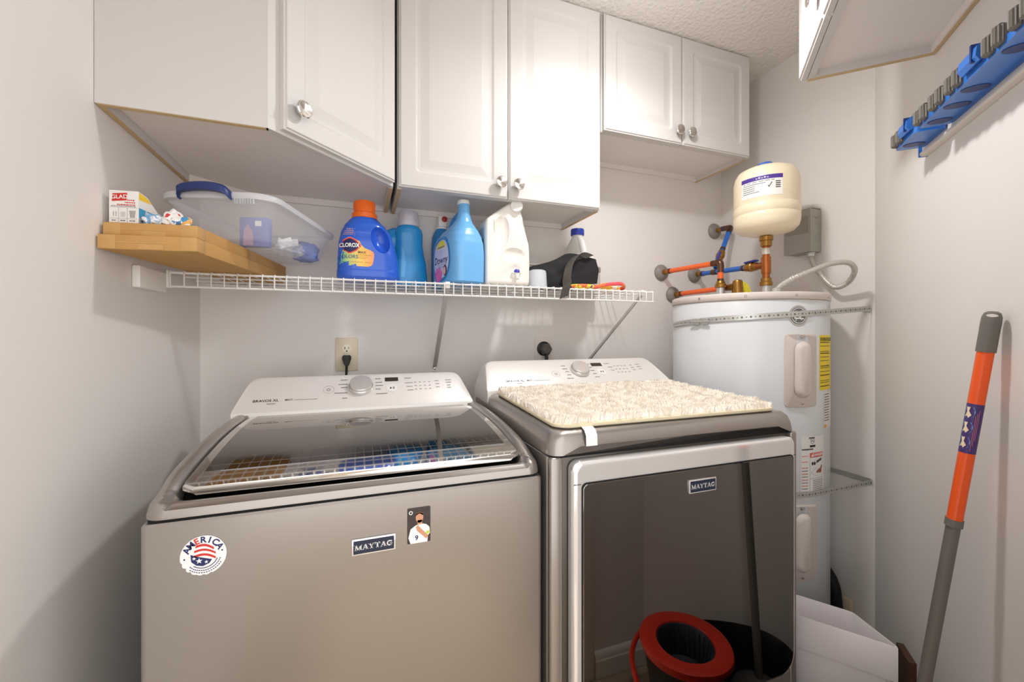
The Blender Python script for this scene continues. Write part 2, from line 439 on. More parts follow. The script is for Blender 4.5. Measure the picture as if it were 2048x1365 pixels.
def brace(top, bot):
    top, bot = Vector(top), Vector(bot); d = (bot - top).normalized(); sd = V(1, 0, 0)
    n = d.cross(sd).normalized(); h = .0085
    a = loft([[p + sd * x + n * y for x, y in ((-h, 0), (h, 0), (h, .002), (-h + .002, .002), (-h + .002, .010), (-h, .010))] for p in (top, bot)])
    b = part('support_brace', a, mat('brace grey white', (196, 192, 188), .4, .2), shelf)
    q = box(bot.x - .010, bot.x + .010, YB - .003, YB - .0002, bot.z - .020, bot.z + .012, .001)
    part('brace_foot', q, WIREW, b)
    part('screw', lathe([(.004, YB - .003), (.004, YB - .0048), (.002, YB - .0056)], (bot.x, 0, bot.z - .008), 10, axis='Y'), SATIN, b)
    part('brace_clip', box(top.x - .008, top.x + .008, top.y - .006, top.y + .012, top.z - .006, top.z + .016, .002), WIREW, b)
brace((.272, sy + .012, SZ - .014), (.277, YB - .003, 1.122))
brace((1.045, sy + .012, SZ - .014), (.955, YB - .003, 1.115))
for x in (-.36, -.09, .18, .45, .72, .93):
    c = part('wall_clip', box(x - .006, x + .006, YB - .012, YB - .0003, SZ - .016, SZ - .001, .002), WHITEP, shelf)

# ================================================================ washer and dryer
def mirror_glass(name, tint, refl, reflc=(.93, .90, .87)):
    m = bpy.data.materials.new(name); m.use_nodes = True; nt = m.node_tree; nt.nodes.clear()
    out = nt.nodes.new('ShaderNodeOutputMaterial'); mx = nt.nodes.new('ShaderNodeMixShader')
    tr = nt.nodes.new('ShaderNodeBsdfTransparent'); tr.inputs[0].default_value = tint + (1,)
    gl = nt.nodes.new('ShaderNodeBsdfGlossy'); gl.inputs[0].default_value = reflc + (1,); gl.inputs['Roughness'].default_value = .02
    lw = nt.nodes.new('ShaderNodeFresnel'); lw.inputs[0].default_value = 1.5
    ad = nt.nodes.new('ShaderNodeMath'); ad.operation = 'ADD'; ad.use_clamp = True; ad.inputs[1].default_value = refl
    nt.links.new(lw.outputs[0], ad.inputs[0]); nt.links.new(ad.outputs[0], mx.inputs[0])
    nt.links.new(tr.outputs[0], mx.inputs[1]); nt.links.new(gl.outputs[0], mx.inputs[2]); nt.links.new(mx.outputs[0], out.inputs[0])
    return m
LIDG = mirror_glass('smoked lid glass', (.10, .095, .09), .24)
DOORG = mirror_glass('smoked door glass', (.34, .31, .28), .30, (.72, .68, .64))
MIRROR = mat('polished mirror trim', (242, 240, 238), .08, .55, var=.005)
DRUM = mat('dark drum interior', (46, 42, 39), .5)
DRUML = mat('drum window plastic', (138, 132, 126), .35)
NAVYB = mat('navy badge enamel', (38, 44, 66), .25)
LCD = mat('dark display', (62, 56, 48), .2)

# slab serif capitals for the badge, each on a unit box: list of convex polygons
def _v(x, w, y0=0, y1=1): return [(x - w / 2, y0), (x + w / 2, y0), (x + w / 2, y1), (x - w / 2, y1)]
def _d(x0, y0, x1, y1, w): return [(x0 - w / 2, y0), (x0 + w / 2, y0), (x1 + w / 2, y1), (x1 - w / 2, y1)]
def _s(x, y, w, h=.11): return [(x - w / 2, y), (x + w / 2, y), (x + w / 2, y + h), (x - w / 2, y + h)]
SLAB = {
 'M': (1.25, [_v(.16, .11), _v(1.02, .26), _d(.60, .02, .18, 1, .26), _d(.60, .02, 1.0, 1, .13), _s(.16, 0, .32), _s(1.02, 0, .46), _s(.13, .89, .30), _s(1.07, .89, .34)]),
 'A': (1.05, [_d(.14, 0, .50, 1, .12), _d(.86, 0, .50, 1, .28), _s(.50, .28, .5, .10), _s(.15, 0, .34), _s(.86, 0, .46)]),
 'Y': (1.0, [_v(.5, .26, 0, .5), _d(.5, .42, .14, 1, .27), _d(.5, .42, .86, 1, .13), _s(.5, 0, .5), _s(.16, .89, .44), _s(.86, .89, .32)]),
 'T': (.95, [_v(.48, .27), _s(.48, .88, .9, .12), _s(.48, 0, .5), [(.03, .66), (.10, .66), (.14, .9), (.03, .9)], [(.86, .66), (.93, .66), (.93, .9), (.82, .9)]]),
 'G': (1.08, None)}
def slab_text(s, h):
    vs, fs = [], []; x = 0
    def add(poly):
        o = len(vs); vs.extend(poly); fs.append(tuple(range(o, o + len(poly))))
    for ch in s:
        w, pol = SLAB[ch]
        if ch == 'G':
            sh = ring2d(.52, .5, .5, .27, 40, 330, 26)
            o = len(vs)
            vs.extend([(x + a, b) for a, b in sh[0]]); fs.extend([tuple(i + o for i in f) for f in sh[1]])
            add([(x + px, py) for px, py in _v(.83, .24, .06, .46)]); add([(x + px, py) for px, py in _s(.78, .40, .46)])
            add([(x + px, py) for px, py in _v(.90, .09, .66, .98)])
        else:
            for p in pol: add([(x + px, py) for px, py in p])
        x += w + .03
    return [((px - x / 2) * h, (py - .5) * h) for px, py in vs], fs
def badge(parent, cx, y, cz, w, h):
    """enamel name plate on a face looking towards -y"""
    b = part('badge', box(cx - w / 2, cx + w / 2, y - .004, y - .0002, cz - h / 2, cz + h / 2, .0015), MIRROR, parent, label='blue and silver enamel name plate')
    fn = plane_fn((cx, y - .004, cz), (1, 0, 0), (0, 0, 1))
    decal('badge_field', rect2d(-w / 2 + .003, w / 2 - .003, -h / 2 + .003, h / 2 - .003), fn, NAVYB, b)
    decal('badge_letters', slab_text('MAYTAG', min(h * .56, (w - .010) / 6.6)), lift(fn, .0005), SILVERT, b)

def console(t, x0, x1, p0, p1, yb, zlow):
    """sloping control panel; p0/p1 = (y, z) of the lower and upper edge of its face"""
    L = math.hypot(p1[0] - p0[0], p1[1] - p0[1]); dy, dz = (p1[0] - p0[0]) / L, (p1[1] - p0[1]) / L
    secs = []
    W = x1 - x0; half = []
    for f in (0, .008, .016, .022, .026, .030, .035, .041, .048, .058, .10): half.append(f)
    hs = [.06, .35, .62, .80, .87, .915, .95, .975, .99, 1, 1]
    xs = [(x0 + f, h) for f, h in zip(half, hs)] + [(x1 - f, h) for f, h in zip(reversed(half), reversed(hs))]
    for x, h in xs:
        s = L * h; y, z = p0[0] + dy * s, p0[1] + dz * s
        k = min(.012, s * .3)
        secs.append([V(x, p0[0], zlow), V(x, p0[0], p0[1] - .004), V(x, p0[0] + .003, p0[1] + .003), V(x, y - dy * k, z - dz * k), V(x, y - dy * k * .35, z - dz * k * .2), V(x, y + .003, z + .0015),
                     V(x, y + .016, z - .001), V(x, max(yb, y + .02), z - .010), V(x, yb + .004, zlow)])
    c = part('control_panel', loft(secs), CONSOLE, t, ang=50)
    fn = plane_fn((0, p0[0], p0[1]), (1, 0, 0), (0, dy, dz), .0012)
    n = V(0, -dz, dy)
    return c, fn, n
def bars(rows):
    """tiny unreadable print, shown as short dashes; rows of (x0, x1, y, h)"""
    ss = []
    for x0, x1, y, h in rows:
        x = x0
        while x < x1 - .0005:
            w = min(random.uniform(.0016, .0042), x1 - x); ss.append(rect2d(x, x + w, y - h / 2, y + h / 2)); x += w + .0008
    return join2d(*ss)
def knob_dial(c, fn, n, x, s, r=.034, h=.021):
    rot = zto(n); o = fn(x, s)
    k = part('dial', lathe([(r * 1.03, 0), (r * 1.03, h * .45), (r * 1.0, h * .5), (r * .96, h * .55), (r * .96, h * .9), (r * .91, h), (r * .5, h * 1.02), (.0001, h * 1.03)], o, 48, rot=rot), DIAL, c, ang=25, label='round brushed metal dial')
    part('dial_ring', lathe([(r * .975, h * .50), (r * 1.01, h * .53), (r * .975, h * .58)], o, 48, rot=rot, cap0=False, cap1=False), CHROME, k)
def panel_print(c, fn, xk, items):
    px_, disp, start, brand, mct, left, right, rows = items
    decal('power_button', join2d(shift(ring2d(0, 0, .0155, .0150), *px_), shift(ring2d(0, 0, .0055, .0042, 120, 420), *px_), shift(rect2d(-.0006, .0006, .001, .006), *px_)), fn, INKG, c)
    decal('display', rect2d(*disp), fn, LCD, c)
    decal('start_button', shift(ell2d(0, 0, .017, .016), *start), fn, mat('button white', (236, 234, 230), .35), c)
    decal('start_symbol', shift(([(-.006, -.005), (0.0, 0), (-.006, .005), (.003, -.005), (.0045, -.005), (.0045, .005), (.003, .005), (.006, -.005), (.0075, -.005), (.0075, .005), (.006, .005)], [(0, 1, 2), (3, 4, 5, 6), (7, 8, 9, 10)]), *start), lift(fn, .0004), INKD, c)
    decal('brand_print', shift(text2d('BRAVOS XL', .0125, .012), *brand), fn, INKD, c)
    decal('print', join2d(shift(text2d('MCT', .0095, .02), *mct), bars([(mct[0] + .014, mct[0] + .075, mct[1] - .001, .0016), (brand[0] + .004, brand[0] + .026, brand[1] - .012, .0022)])), fn, INKG, c)
    decal('cycle_names', bars([(a, b, y, .0026) for a, b, y in left + right]), fn, INKG, c)
    decal('option_marks', bars([(a, b, y, .0030) for a, b, y in rows]), fn, mat('pale grey print', (150, 146, 142), .6), c)

# ---------------------------------------------------------------- washer
wx0, wx1, wf, wb, wz = -.329, .369, .822, 1.452, .945
washer = thing('washing_machine', 'grey top-loading washing machine with a dark glass lid, next to the left wall', 'washing machine', ((wx0 + wx1) / 2, 1.13, 0))
part('cabinet_body', loft([[V(x, y, z) for x, y in rr(wx0 + o_, wx1 - o_, wf + o_, wb, .010)] for o_, z in ((.002, .03), (0, .034), (0, wz - .004), (.003, wz))]), STEEL, washer)
for fx in (wx0 + .05, wx1 - .05):
    for fy in (wf + .05, wb - .05): part('foot', cyl((fx, fy, 0), (fx, fy, .035), .018), BLACKR, washer)
part('seam', loft([[V(x, y, z) for x, y in rr(wx0 + .006, wx1 - .006, wf + .006, wb, .010)] for z in (wz - .002, wz + .006)]), DARKGAP, washer)
def ztop(y, x=0):
    t = min(max((y - .84) / .465, 0), 1)
    z = .9945 + .45 * (.20 * t - .118 * t * t)
    if y < .90: z -= .024 * min(1, max(0, (.90 - y) / .045)) ** .7 * (1 if wx0 + .030 < x < wx1 - .030 else .55)
    return z
cov = []
def cring(off, fz, yb=None, r=.03):
    return [V(x, y, fz(x, y)) for x, y in rr(wx0 + off, wx1 - off, wf + off * .8, wb if yb is None else yb, max(r - off * .2, .01), 9)]
cov.append(cring(0, lambda x, y: wz + .006))
cov.append(cring(0, lambda x, y: wz + .010))
cov.append(cring(.0035, lambda x, y: ztop(y, x) * .55 + (wz + .012) * .45))
cov.append(cring(.009, lambda x, y: ztop(y, x) - .007))
cov.append(cring(.017, lambda x, y: ztop(y, x) - .001))
cov.append(cring(.026, lambda x, y: ztop(y, x)))
cov.append(cring(.0345, lambda x, y: ztop(y, x) - .003, 1.318))
cov.append(cring(.038, lambda x, y: ztop(y, x) - .012, 1.316))
cov.append(cring(.0385, lambda x, y: ztop(y, x) - .030, 1.315))
# dense rings on the straight sides so that the curve of the rim shows
def dens(ring, k=3):
    o = []
    for i, p in enumerate(ring):
        q = ring[(i + 1) % len(ring)]; d = (q - p).length
        o.append(p)
        if d > .1:
            for j in range(1, 16): o.append(p.lerp(q, j / 16))
    return o
covd = [dens(r_) for r_ in cov]
for k, r_ in enumerate(covd):        # lift the in-between points onto the curved rim
    if k >= 2:
        offz = (None, None, .55, -.007, -.001, 0, -.003, -.012, -.030)[k]
        for p in r_:
            p.z = (ztop(p.y, p.x) * .55 + (wz + .012) * .45) if k == 2 else ztop(p.y, p.x) + offz
covb = loft(covd, cap0=True, cap1=False)
part('top_cover', covb, STEEL, washer, ang=60)
part('lid_well', loft([covd[-1], [p + V(0, 0, -.004) for p in covd[-1]]]), DARKGAP, washer)
def zlid(y):
    t = (y - .856) / .45
    return .9885 + .45 * (.20 * t - .12 * t * t)
lx0, lx1, ly0, ly1 = wx0 + .0405, wx1 - .0365, .8565, 1.314
def lid_slab(x0, x1, y0, y1, up, th, bow, n=18, corner=.02):
    secs = []
    for i in range(n + 1):
        t = i / n; y = y0 + (y1 - y0) * (t ** 1.25)
        d = max(0, corner - (y - y0)); c = corner - math.sqrt(max(corner ** 2 - d ** 2, 0)) if corner else 0
        a = x0 + c + bow * (t ** 2); b = x1 - c - bow * (t ** 2); z = zlid(y) + up
        e = min(.004, th / 2.2)
        secs.append([V(a + e, y, z - th), V(b - e, y, z - th), V(b, y, z - th + e), V(b, y, z - e * .8), V(b - e, y, z)] + [V(a + (b - a) * k / 8, y, z) for k in range(7, 0, -1)] + [V(a + e, y, z), V(a, y, z - e * .8), V(a, y, z - th + e)])
    return loft(secs)
lid = part('lid_frame', lid_slab(lx0, lx1, ly0, ly1, 0, .014, .006), mat('lid mirror trim', (230, 227, 223), .05, 1, var=.005), washer, label='polished lid frame')
part('lid_glass', lid_slab(lx0 + .021, lx1 - .021, ly0 + .050, ly1 - .003, .0014, .0010, .004, corner=0), LIDG, lid, label='smoked glass lid panel')
part('lid_liner', lid_slab(lx0 + .021, lx1 - .021, ly0 + .050, ly1 - .003, .0003, .0002, .004, corner=0), DRUM, lid)
for sx_, yy in ((-.22, .93), (.02, .95), (.24, .98)):
    pass
c, fn, nn = console(washer, wx0 + .002, wx1 - .026, (1.312, 1.033), (1.418, 1.119), 1.455, .99)
knob_dial(c, fn, nn, .003, .083)
panel_print(c, fn, .003, ((-.089, .078), (.075, .116, .104, .121), (.095, .074), (-.250, .044), (-.192, .044),
    [(-.056, -.036, .117), (-.062, -.036, .098), (-.054, -.036, .084), (-.072, -.036, .062), (-.050, -.036, .040)],
    [(.046, .062, .117), (.046, .066, .101), (.046, .070, .087), (.046, .060, .072), (.046, .080, .052)],
    [(.136, .158, .116), (.136, .160, .094), (.140, .160, .078), (.142, .160, .062)] + [(.166 + .015 * i, .172 + .015 * i, y) for i in range(4) for y in (.096, .080, .065)] + [(.232, .245, .099), (.234, .246, .085), (.234, .246, .071), (.268, .288, .101), (.268, .286, .090), (.270, .282, .077), (.270, .282, .066)]))
badge(washer, .0245, wf, .8575, .078, .030)

# ---------------------------------------------------------------- dryer
dx0, dx1, df, db, dz_ = .379, 1.118, .802, 1.445, .986
dryer = thing('dryer', 'grey front-loading clothes dryer with a dark glass door, beside the water heater', 'dryer', ((dx0 + dx1) / 2, 1.12, 0))
part('cabinet_body', loft([[V(x, y, z) for x, y in rr(dx0 + o_, dx1 - o_, df + .020 + o_, db, .006)] for o_, z in ((.002, .03), (0, .034), (0, dz_ - .002), (.002, dz_))]), STEEL, dryer)
for fx in (dx0 + .05, dx1 - .05):
    for fy in (df + .07, db - .05): part('foot', cyl((fx, fy, 0), (fx, fy, .035), .018), BLACKR, dryer)
for a, b in ((dx0, dx0 + .029), (dx1 - .022, dx1)):
    part('front_post', box(a, b, df, df + .0198, .034, dz_, .006, 3), STEEL, dryer)
part('kick_panel', box(dx0 + .0292, dx1 - .0222, df + .002, df + .0198, .034, .338, .003), STEEL, dryer)
part('door_surround', box(dx0 + .0292, dx1 - .0222, df + .012, df + .0198, .3382, dz_ + .004, .002), STEEL_SHADE, dryer)
def dtop(y): return 1.040 + max(0, y - .86) * .045
def scoop(x, y):
    if y > df + .02: return 0
    a = min(1, max(0, (x - dx0 - .030) / .030)); b = min(1, max(0, (dx1 - .035 - x) / .045)); s_ = min(a, b)
    return .017 * s_ * s_ * (3 - 2 * s_)
dcv = []
for off, kind in ((.0, 0), (0, 1), (.0025, 2), (.008, 3), (.018, 4), (.030, 5), (.05, 6)):
    ring = dens([V(x, y, 0) for x, y in rr(dx0 + off, dx1 - off, df + off * .9, db, .030, 9)])
    for p in ring:
        zs = dz_ + .003 + scoop(p.x, p.y) * (1 if kind < 2 else .6 if kind == 2 else 0); zt = dtop(p.y)
        p.z = (zs, zs + .003, zs * .5 + zt * .5 - .004, zt - .012, zt - .003, zt, zt)[kind]
    dcv.append(ring)
part('top_cover', loft(dcv), STEEL, dryer, ang=60)
part('seam', loft([[V(x, y, z) for x, y in rr(dx0 + .006, dx1 - .006, df + .010, db, .01)] for z in (dz_ - .004, dz_ + .012)]), DARKGAP, dryer)
# door
ox0, ox1, oz0, oz1, oy = .4235, 1.0875, .352, .9775, .784
def drr(i, r):  return rrb(ox0 + i, ox1 - i, oz0 + i, oz1 - i, r, .055 - i, 8)
dr = part('door', loft([[V(x, y, z) for x, z in drr(i, r)] for i, y, r in ((.004, df + .011, .02), (0, df + .006, .02), (0, oy + .006, .02), (.003, oy + .0015, .02), (.007, oy, .018), (.012, oy + .0005, .016))]), MIRROR, dryer, label='polished door frame around smoked glass')
gx0, gx1, gz0, gz1 = ox0 + .0215, ox1 - .0125, oz0 + .009, .9305
def gring(i, y, r=.012): return [V(x, y, z) for x, z in rrb(gx0 + i, gx1 - i, gz0 + i, gz1 - i, r, .047 - i, 8)]
part('door_liner', loft([gring(0, oy + .0004), gring(0, oy - .0004)]), DRUM, dr)
wr = lambda i, y: [V(gx0 + .06 + (gx1 - gx0 - .20) * (.5 + .5 * a) + 0, y, gz0 + .02 + (gz1 - gz0 - .10) * (.5 + .5 * b)) for a, b in sell(0, 0, 1 - i, 1 - i, 3.0, 44)]
part('door_window', loft([wr(0, oy - .0005), wr(.012, oy - .0009)], cap0=False), DRUML, dr, label='rounded window behind the glass')
part('door_glass', loft([gring(.0005, oy - .0012), gring(.0005, oy - .0024), gring(.002, oy - .0030)]), DOORG, dr, ang=3, label='smoked glass door panel')
part('glass_gasket', loft([gring(-.0022, oy + .0003), gring(-.0022, oy - .0016), gring(0, oy - .0016), gring(0, oy + .0003)], False, False), BLACKR, dr)
for a, b in ((ox0 + .0015, gx0 - .003), (gx1 + .003, ox1 - .0015)):
    part('frame_joint', box(a, b, oy - .0006, oy + .0015, gz1 - .0008, gz1 + .0002), DARKGAP, dr)
badge(dr, .7665, oy - .0026, .8905, .082, .032)
c, fn, nn = console(dryer, dx0 + .004, dx1 - .006, (1.280, 1.068), (1.400, 1.154), 1.44, 1.02)
knob_dial(c, fn, nn, .753, .084)
panel_print(c, fn, .753, ((.652, .070), (.815, .860, .106, .124), (.842, .074), (.490, .041), (.541, .041),
    [(.690, .706, .112), (.688, .708, .096), (.694, .708, .080), (.694, .710, .062), (.686, .712, .044)],
    [(.796, .808, .118), (.798, .812, .100), (.798, .814, .082), (.800, .816, .064), (.800, .820, .046)],
    [(.872, .896, .120), (.880, .900, .098), (.884, .900, .080)] + [(.908 + .016 * i, .916 + .016 * i, y) for i in range(4) for y in (.104, .086, .068)] + [(.980, .992, .106), (.980, .994, .092), (.982, .994, .078), (1.01, 1.026, .110), (1.01, 1.028, .096), (1.012, 1.026, .082)]))

# ---------------------------------------------------------------- stickers on the washer front
STW = mat('sticker paper', (240, 240, 240), .4)
fnw = plane_fn((-.2425, wf, .885), (1, 0, 0), (0, 0, 1), .0003)
bm = bmesh.new(); n = 60; ring = []
for i in range(n):
    a = 2 * math.pi * i / n; q = .0325
    if 190 < math.degrees(a) < 300 and i % 3 == 0: q -= random.uniform(.0005, .0028)
    ring.append((q * math.cos(a), q * math.sin(a)))
st = solo('round_sticker', loft([[fnw(u, v) for u, v in ring], [fnw(u, v, .0006) for u, v in ring]]), STW, 'round white sticker with a flag and AMERICA on the washer front', 'sticker', (-.2425, wf - .0004, .885))
f2 = lift(fnw, .0009)
for i, ch in enumerate('AMERICA'):
    a = R(154 - i * 21); sh = shift(text2d(ch, .0138, .03), .0252 * math.cos(a), .0255 * math.sin(a) , a - R(90))
    decal('sticker_letter', sh, f2, REDI if i == 2 else NAVY, st)
stripes = []
for k, (y0, y1) in enumerate(((.0125, .0165), (.0050, .0085), (-.0030, .0008))):
    vs = []; fs = []
    for j in range(9):
        x = -.013 + .030 * j / 8; dz2 = -.20 * (x + .013) + .0045 * math.sin(math.pi * j / 8) + .004
        if k == 0: x = x * .85
        vs += [(x, y0 + dz2 - .003), (x, y1 + dz2 - .003)]
        if j: fs.append((2 * j - 2, 2 * j, 2 * j + 1, 2 * j - 1))
    stripes.append((vs, fs))
decal('flag_stripes', join2d(*stripes), f2, REDI, st)
decal('flag_field', poly2d([(-.018, .004), (-.008, -.001), (.006, -.006), (.012, -.008), (.008, -.014), (-.001, -.0175), (-.010, -.015), (-.017, -.008)], 2), f2, NAVY, st)
star = lambda cx, cy, r_: poly2d([(cx + (r_ if i % 2 == 0 else r_ * .42) * math.cos(R(90 + 36 * i)), cy + (r_ if i % 2 == 0 else r_ * .42) * math.sin(R(90 + 36 * i))) for i in range(10)], 1)
decal('flag_stars', join2d(star(-.006, -.008, .005), star(.004, -.011, .003), star(-.013, -.003, .003)), lift(fnw, .0012), INKW, st)
decal('small_print', join2d(*[shift(rect2d(-.0011, .0011, -.0007, .0007), r_ * math.cos(R(a)), r_ * math.sin(R(a)), R(a + 90)) for r_, a0, a1 in ((.0205, 232, 342), (.0245, 222, 346), (.0282, 230, 330)) for a in range(a0, a1, 7)] + [shift(ell2d(0, 0, .0014, .0014, 8, 1), .0265 * math.cos(R(a)), .0265 * math.sin(R(a))) for a in (10, 186)]), f2, NAVY, st)
# small picture magnet: a player in a white shirt
fnm = plane_fn((.1072, wf, .8805), (1, 0, 0), (0, 0, 1), .0003)
mg = solo('picture_magnet', loft([[fnm(u, v, k) for u, v in rr(-.022, .022, -.034, .034, .002, 3)] for k in (0, .001)]), mat('magnet dark ground', (62, 52, 50), .35, var=.5, vs=120), 'small photo magnet of a person in a white shirt numbered 9', 'magnet', (.1072, wf - .0004, .8805))
fm = lambda k: lift(fnm, .0010 + k)
decal('shirt', poly2d([(-.016, -.034), (-.020, -.022), (-.016, -.006), (-.007, 0), (.004, .003), (.014, .000), (.020, -.006), (.021, -.018), (.017, -.022), (.016, -.034)], 1), fm(.0003), INKW, mg)
SKIN = mat('printed skin tone', (206, 150, 118), .5)
decal('face', join2d(ell2d(0.001, .015, .0072, .0105, 20, 1), poly2d([(-.003, .001), (.006, .002), (.006, .010), (-.003, .010)], 1)), fm(.0005), SKIN, mg)
decal('arm', join2d(poly2d([(.018, -.022), (.014, -.028), (-.004, -.010), (-.006, -.003), (-.002, .001), (.003, -.006)], 1)), fm(.0007), SKIN, mg)
decal('hair', poly2d([(-.007, .019), (-.006, .024), (.001, .0275), (.008, .025), (.0088, .018), (.007, .022), (.001, .0235), (-.005, .022)], 1), fm(.0007), mat('printed hair', (92, 66, 48), .6), mg)
decal('armband', poly2d([(.013, -.019), (.0195, -.018), (.0200, -.013), (.0140, -.013)], 1), fm(.0009), mat('printed yellow green', (190, 216, 60), .5), mg)
decal('number', shift(text2d('9', .013, .02), -.0045, -.024), fm(.0009), NAVY, mg)
decal('emblem', shift(ring2d(0, 0, .0036, .0022), -.0155, .0255), fm(.0005), INKW, mg)

# ---------------------------------------------------------------- rug on the dryer
RUGB = mat('rug backing cream', (226, 214, 184), .9, var=.05)
RUGP = mat('cream shag pile', (247, 241, 231), .95, spec=.1, var=.10, vs=60)
rx0, rx1, ry0, ry1 = .404, 1.075, .822, 1.272
rug = thing('bath_rug', 'cream shaggy bath rug lying on top of the dryer', 'rug', (.74, 1.05, 1.045))
def rz_(y): return dtop(y) + .0015
part('rug_backing', loft([[V(x, y, rz_(y) + h) for x, y in dens([V(a, b, 0) for a, b in rr(rx0 + i, rx1 - i, ry0 + i, ry1 - i, .035, 6)]) for x, y in ((x.x, x.y),)] if False else [V(p.x, p.y, rz_(p.y) + h) for p in dens([V(a, b, 0) for a, b in rr(rx0 + i, rx1 - i, ry0 + i, ry1 - i, .035, 6)])] for i, h in ((.003, 0), (0, .003), (0, .008), (.004, .011))]), RUGB, rug)
vs, fs = [], []
rg = random.Random(3)
nx, ny = 150, 104
for j in range(ny):
    for i in range(nx):
        x = rx0 + .004 + (rx1 - rx0 - .008) * (i + rg.random()) / nx; y = ry0 + .004 + (ry1 - ry0 - .008) * (j + rg.random()) / ny
        dx_ = max(rx0 + .035 - x, x - rx1 + .035, 0); dy_ = max(ry0 + .035 - y, y - ry1 + .035, 0)
        if math.hypot(dx_, dy_) > .033: continue
        q = pnoise(V(x * 26, y * 26, 0)); q2 = pnoise(V(x * 70, y * 70, 4)); ang = 2 * math.pi * pnoise(V(x * 18, y * 18, 9)) * 1.6 + rg.uniform(-.7, .7)
        h = .015 + .004 * q + .004 * q2 + rg.uniform(-.002, .002); b = rz_(y) + .009; w_ = .0030
        ln = .004 + .004 * rg.random(); tx, ty = x + ln * math.cos(ang), y + ln * math.sin(ang)
        o = len(vs); pa = rg.random() * 6.28
        for k in range(3): vs.append((x + w_ * math.cos(pa + 2.094 * k), y + w_ * math.sin(pa + 2.094 * k), b))
        for k in range(3): vs.append((x + (tx - x) * .5 + w_ * .8 * math.cos(pa + 2.094 * k), y + (ty - y) * .5 + w_ * .8 * math.sin(pa + 2.094 * k), b + h * .7))
        vs.append((tx, ty, b + h))
        for k in range(3):
            l = (k + 1) % 3
            fs += [(o + k, o + l, o + 3 + l, o + 3 + k), (o + 3 + k, o + 3 + l, o + 6)]
me = bpy.data.meshes.new('rug_pile'); me.from_pydata([(a - .74, b - 1.05, c_ - 1.045) for a, b, c_ in vs], [], fs); me.update(); finish(me, RUGP, 80)
pl = _link('rug_pile', me, rug); pl['kind'] = 'stuff'; pl['label'] = 'soft cream shag pile'
tagp = [V(.478, .836, dtop(.83) + .004), V(.478, .822, dtop(.82) + .003), V(.477, .808, 1.0385), V(.4765, .7995, 1.028), V(.4762, .7985, 1.016), V(.476, .7975, 1.006)]
part('care_tag', loft([[p + V(-.014, 0, 0), p + V(.014, 0, 0), p + V(.014, -.0004, .0006), p + V(-.014, -.0004, .0006)] for p in tagp]), mat('care tag fabric', (246, 244, 240), .6), rug, label='white care tag')

# ---------------------------------------------------------------- wall outlets
def outlet(label, cx, cz, m, holes):
    t = thing('wall_outlet', label, 'outlet', (cx, YB, cz))
    part('cover_plate', box(cx - .0385, cx + .0385, YB - .006, YB - .0003, cz - .061, cz + .061, .003), m, t)
    for h in holes:
        s_ = part('socket', lathe([(.0165, YB - .006), (.0165, YB - .0082), (.015, YB - .0088)], (cx, 0, cz + h), 28, axis='Y'), mat('socket ivory', (228, 219, 200), .35), t)
        f_ = plane_fn((cx, YB - .0088, cz + h), (1, 0, 0), (0, 0, 1))
        decal('slot', join2d(rect2d(-.0075, -.0052, -.001, .0085), rect2d(.0052, .0073, .001, .0080), shift(ell2d(0, 0, .0026, .0026, 12, 1), 0, -.0075)), f_, DARKGAP, s_)
    return t
outlet('ivory wall outlet above the washer with a plug in its lower socket', -.046, 1.1755, IVORY, (.020, -.020))
pz_ = 1.1755 - .020
pl = thing('power_plug', 'black power plug with its cord in the ivory outlet', 'plug', (-.046, YB - .01, pz_))
part('plug_body', loft([[V(-.046 + x * w_, YB - .0089 - d, pz_ + z) for x, d in ((-1, 0), (1, 0), (1, .012), (.5, .022), (-.5, .022), (-1, .012))] for z, w_ in ((.018, .011), (.012, .0155), (.002, .0155), (-.012, .0105), (-.020, .007))]), BLACKP, pl)
part('cord', tube(spline([(-.046, YB - .017, pz_ - .016), (-.047, YB - .018, pz_ - .05), (-.05, YB - .025, pz_ - .12), (-.08, YB - .06, .90), (-.06, YB - .12, .55), (-.02, YB - .08, .25)], 6), .0042, 8), BLACKP, pl)
t = thing('wall_outlet', 'white dryer outlet on the wall behind the dryer panel', 'outlet', (.745, YB, 1.18))
part('cover_plate', box(.708, .790, YB - .005, YB - .0003, 1.115, 1.236, .002), mat('outlet white', (226, 220, 212), .45), t)
pl = thing('power_plug', 'grey six-sided dryer plug above the dryer control panel', 'plug', (.751, YB - .02, 1.184))
part('plug_body', loft([[V(.751 + r_ * math.cos(R(60 * i)), YB - d, 1.186 + r_ * math.sin(R(60 * i))) for i in range(6)] for d, r_ in ((.0052, .027), (.030, .027), (.040, .022), (.042, .016))]), mat('dark grey plastic', (84, 78, 74), .45), pl)
part('plug_collar', lathe([(.031, YB - .0052), (.031, YB - .012), (.028, YB - .014)], (.748, 0, 1.188), 28, axis='Y'), BLACKP, pl)
part('cord', tube(spline([(.751, YB - .03, 1.170), (.751, YB - .033, 1.12), (.76, YB - .05, .95), (.77, YB - .08, .6), (.75, YB - .05, .3)], 6), .008, 8), BLACKP, pl)

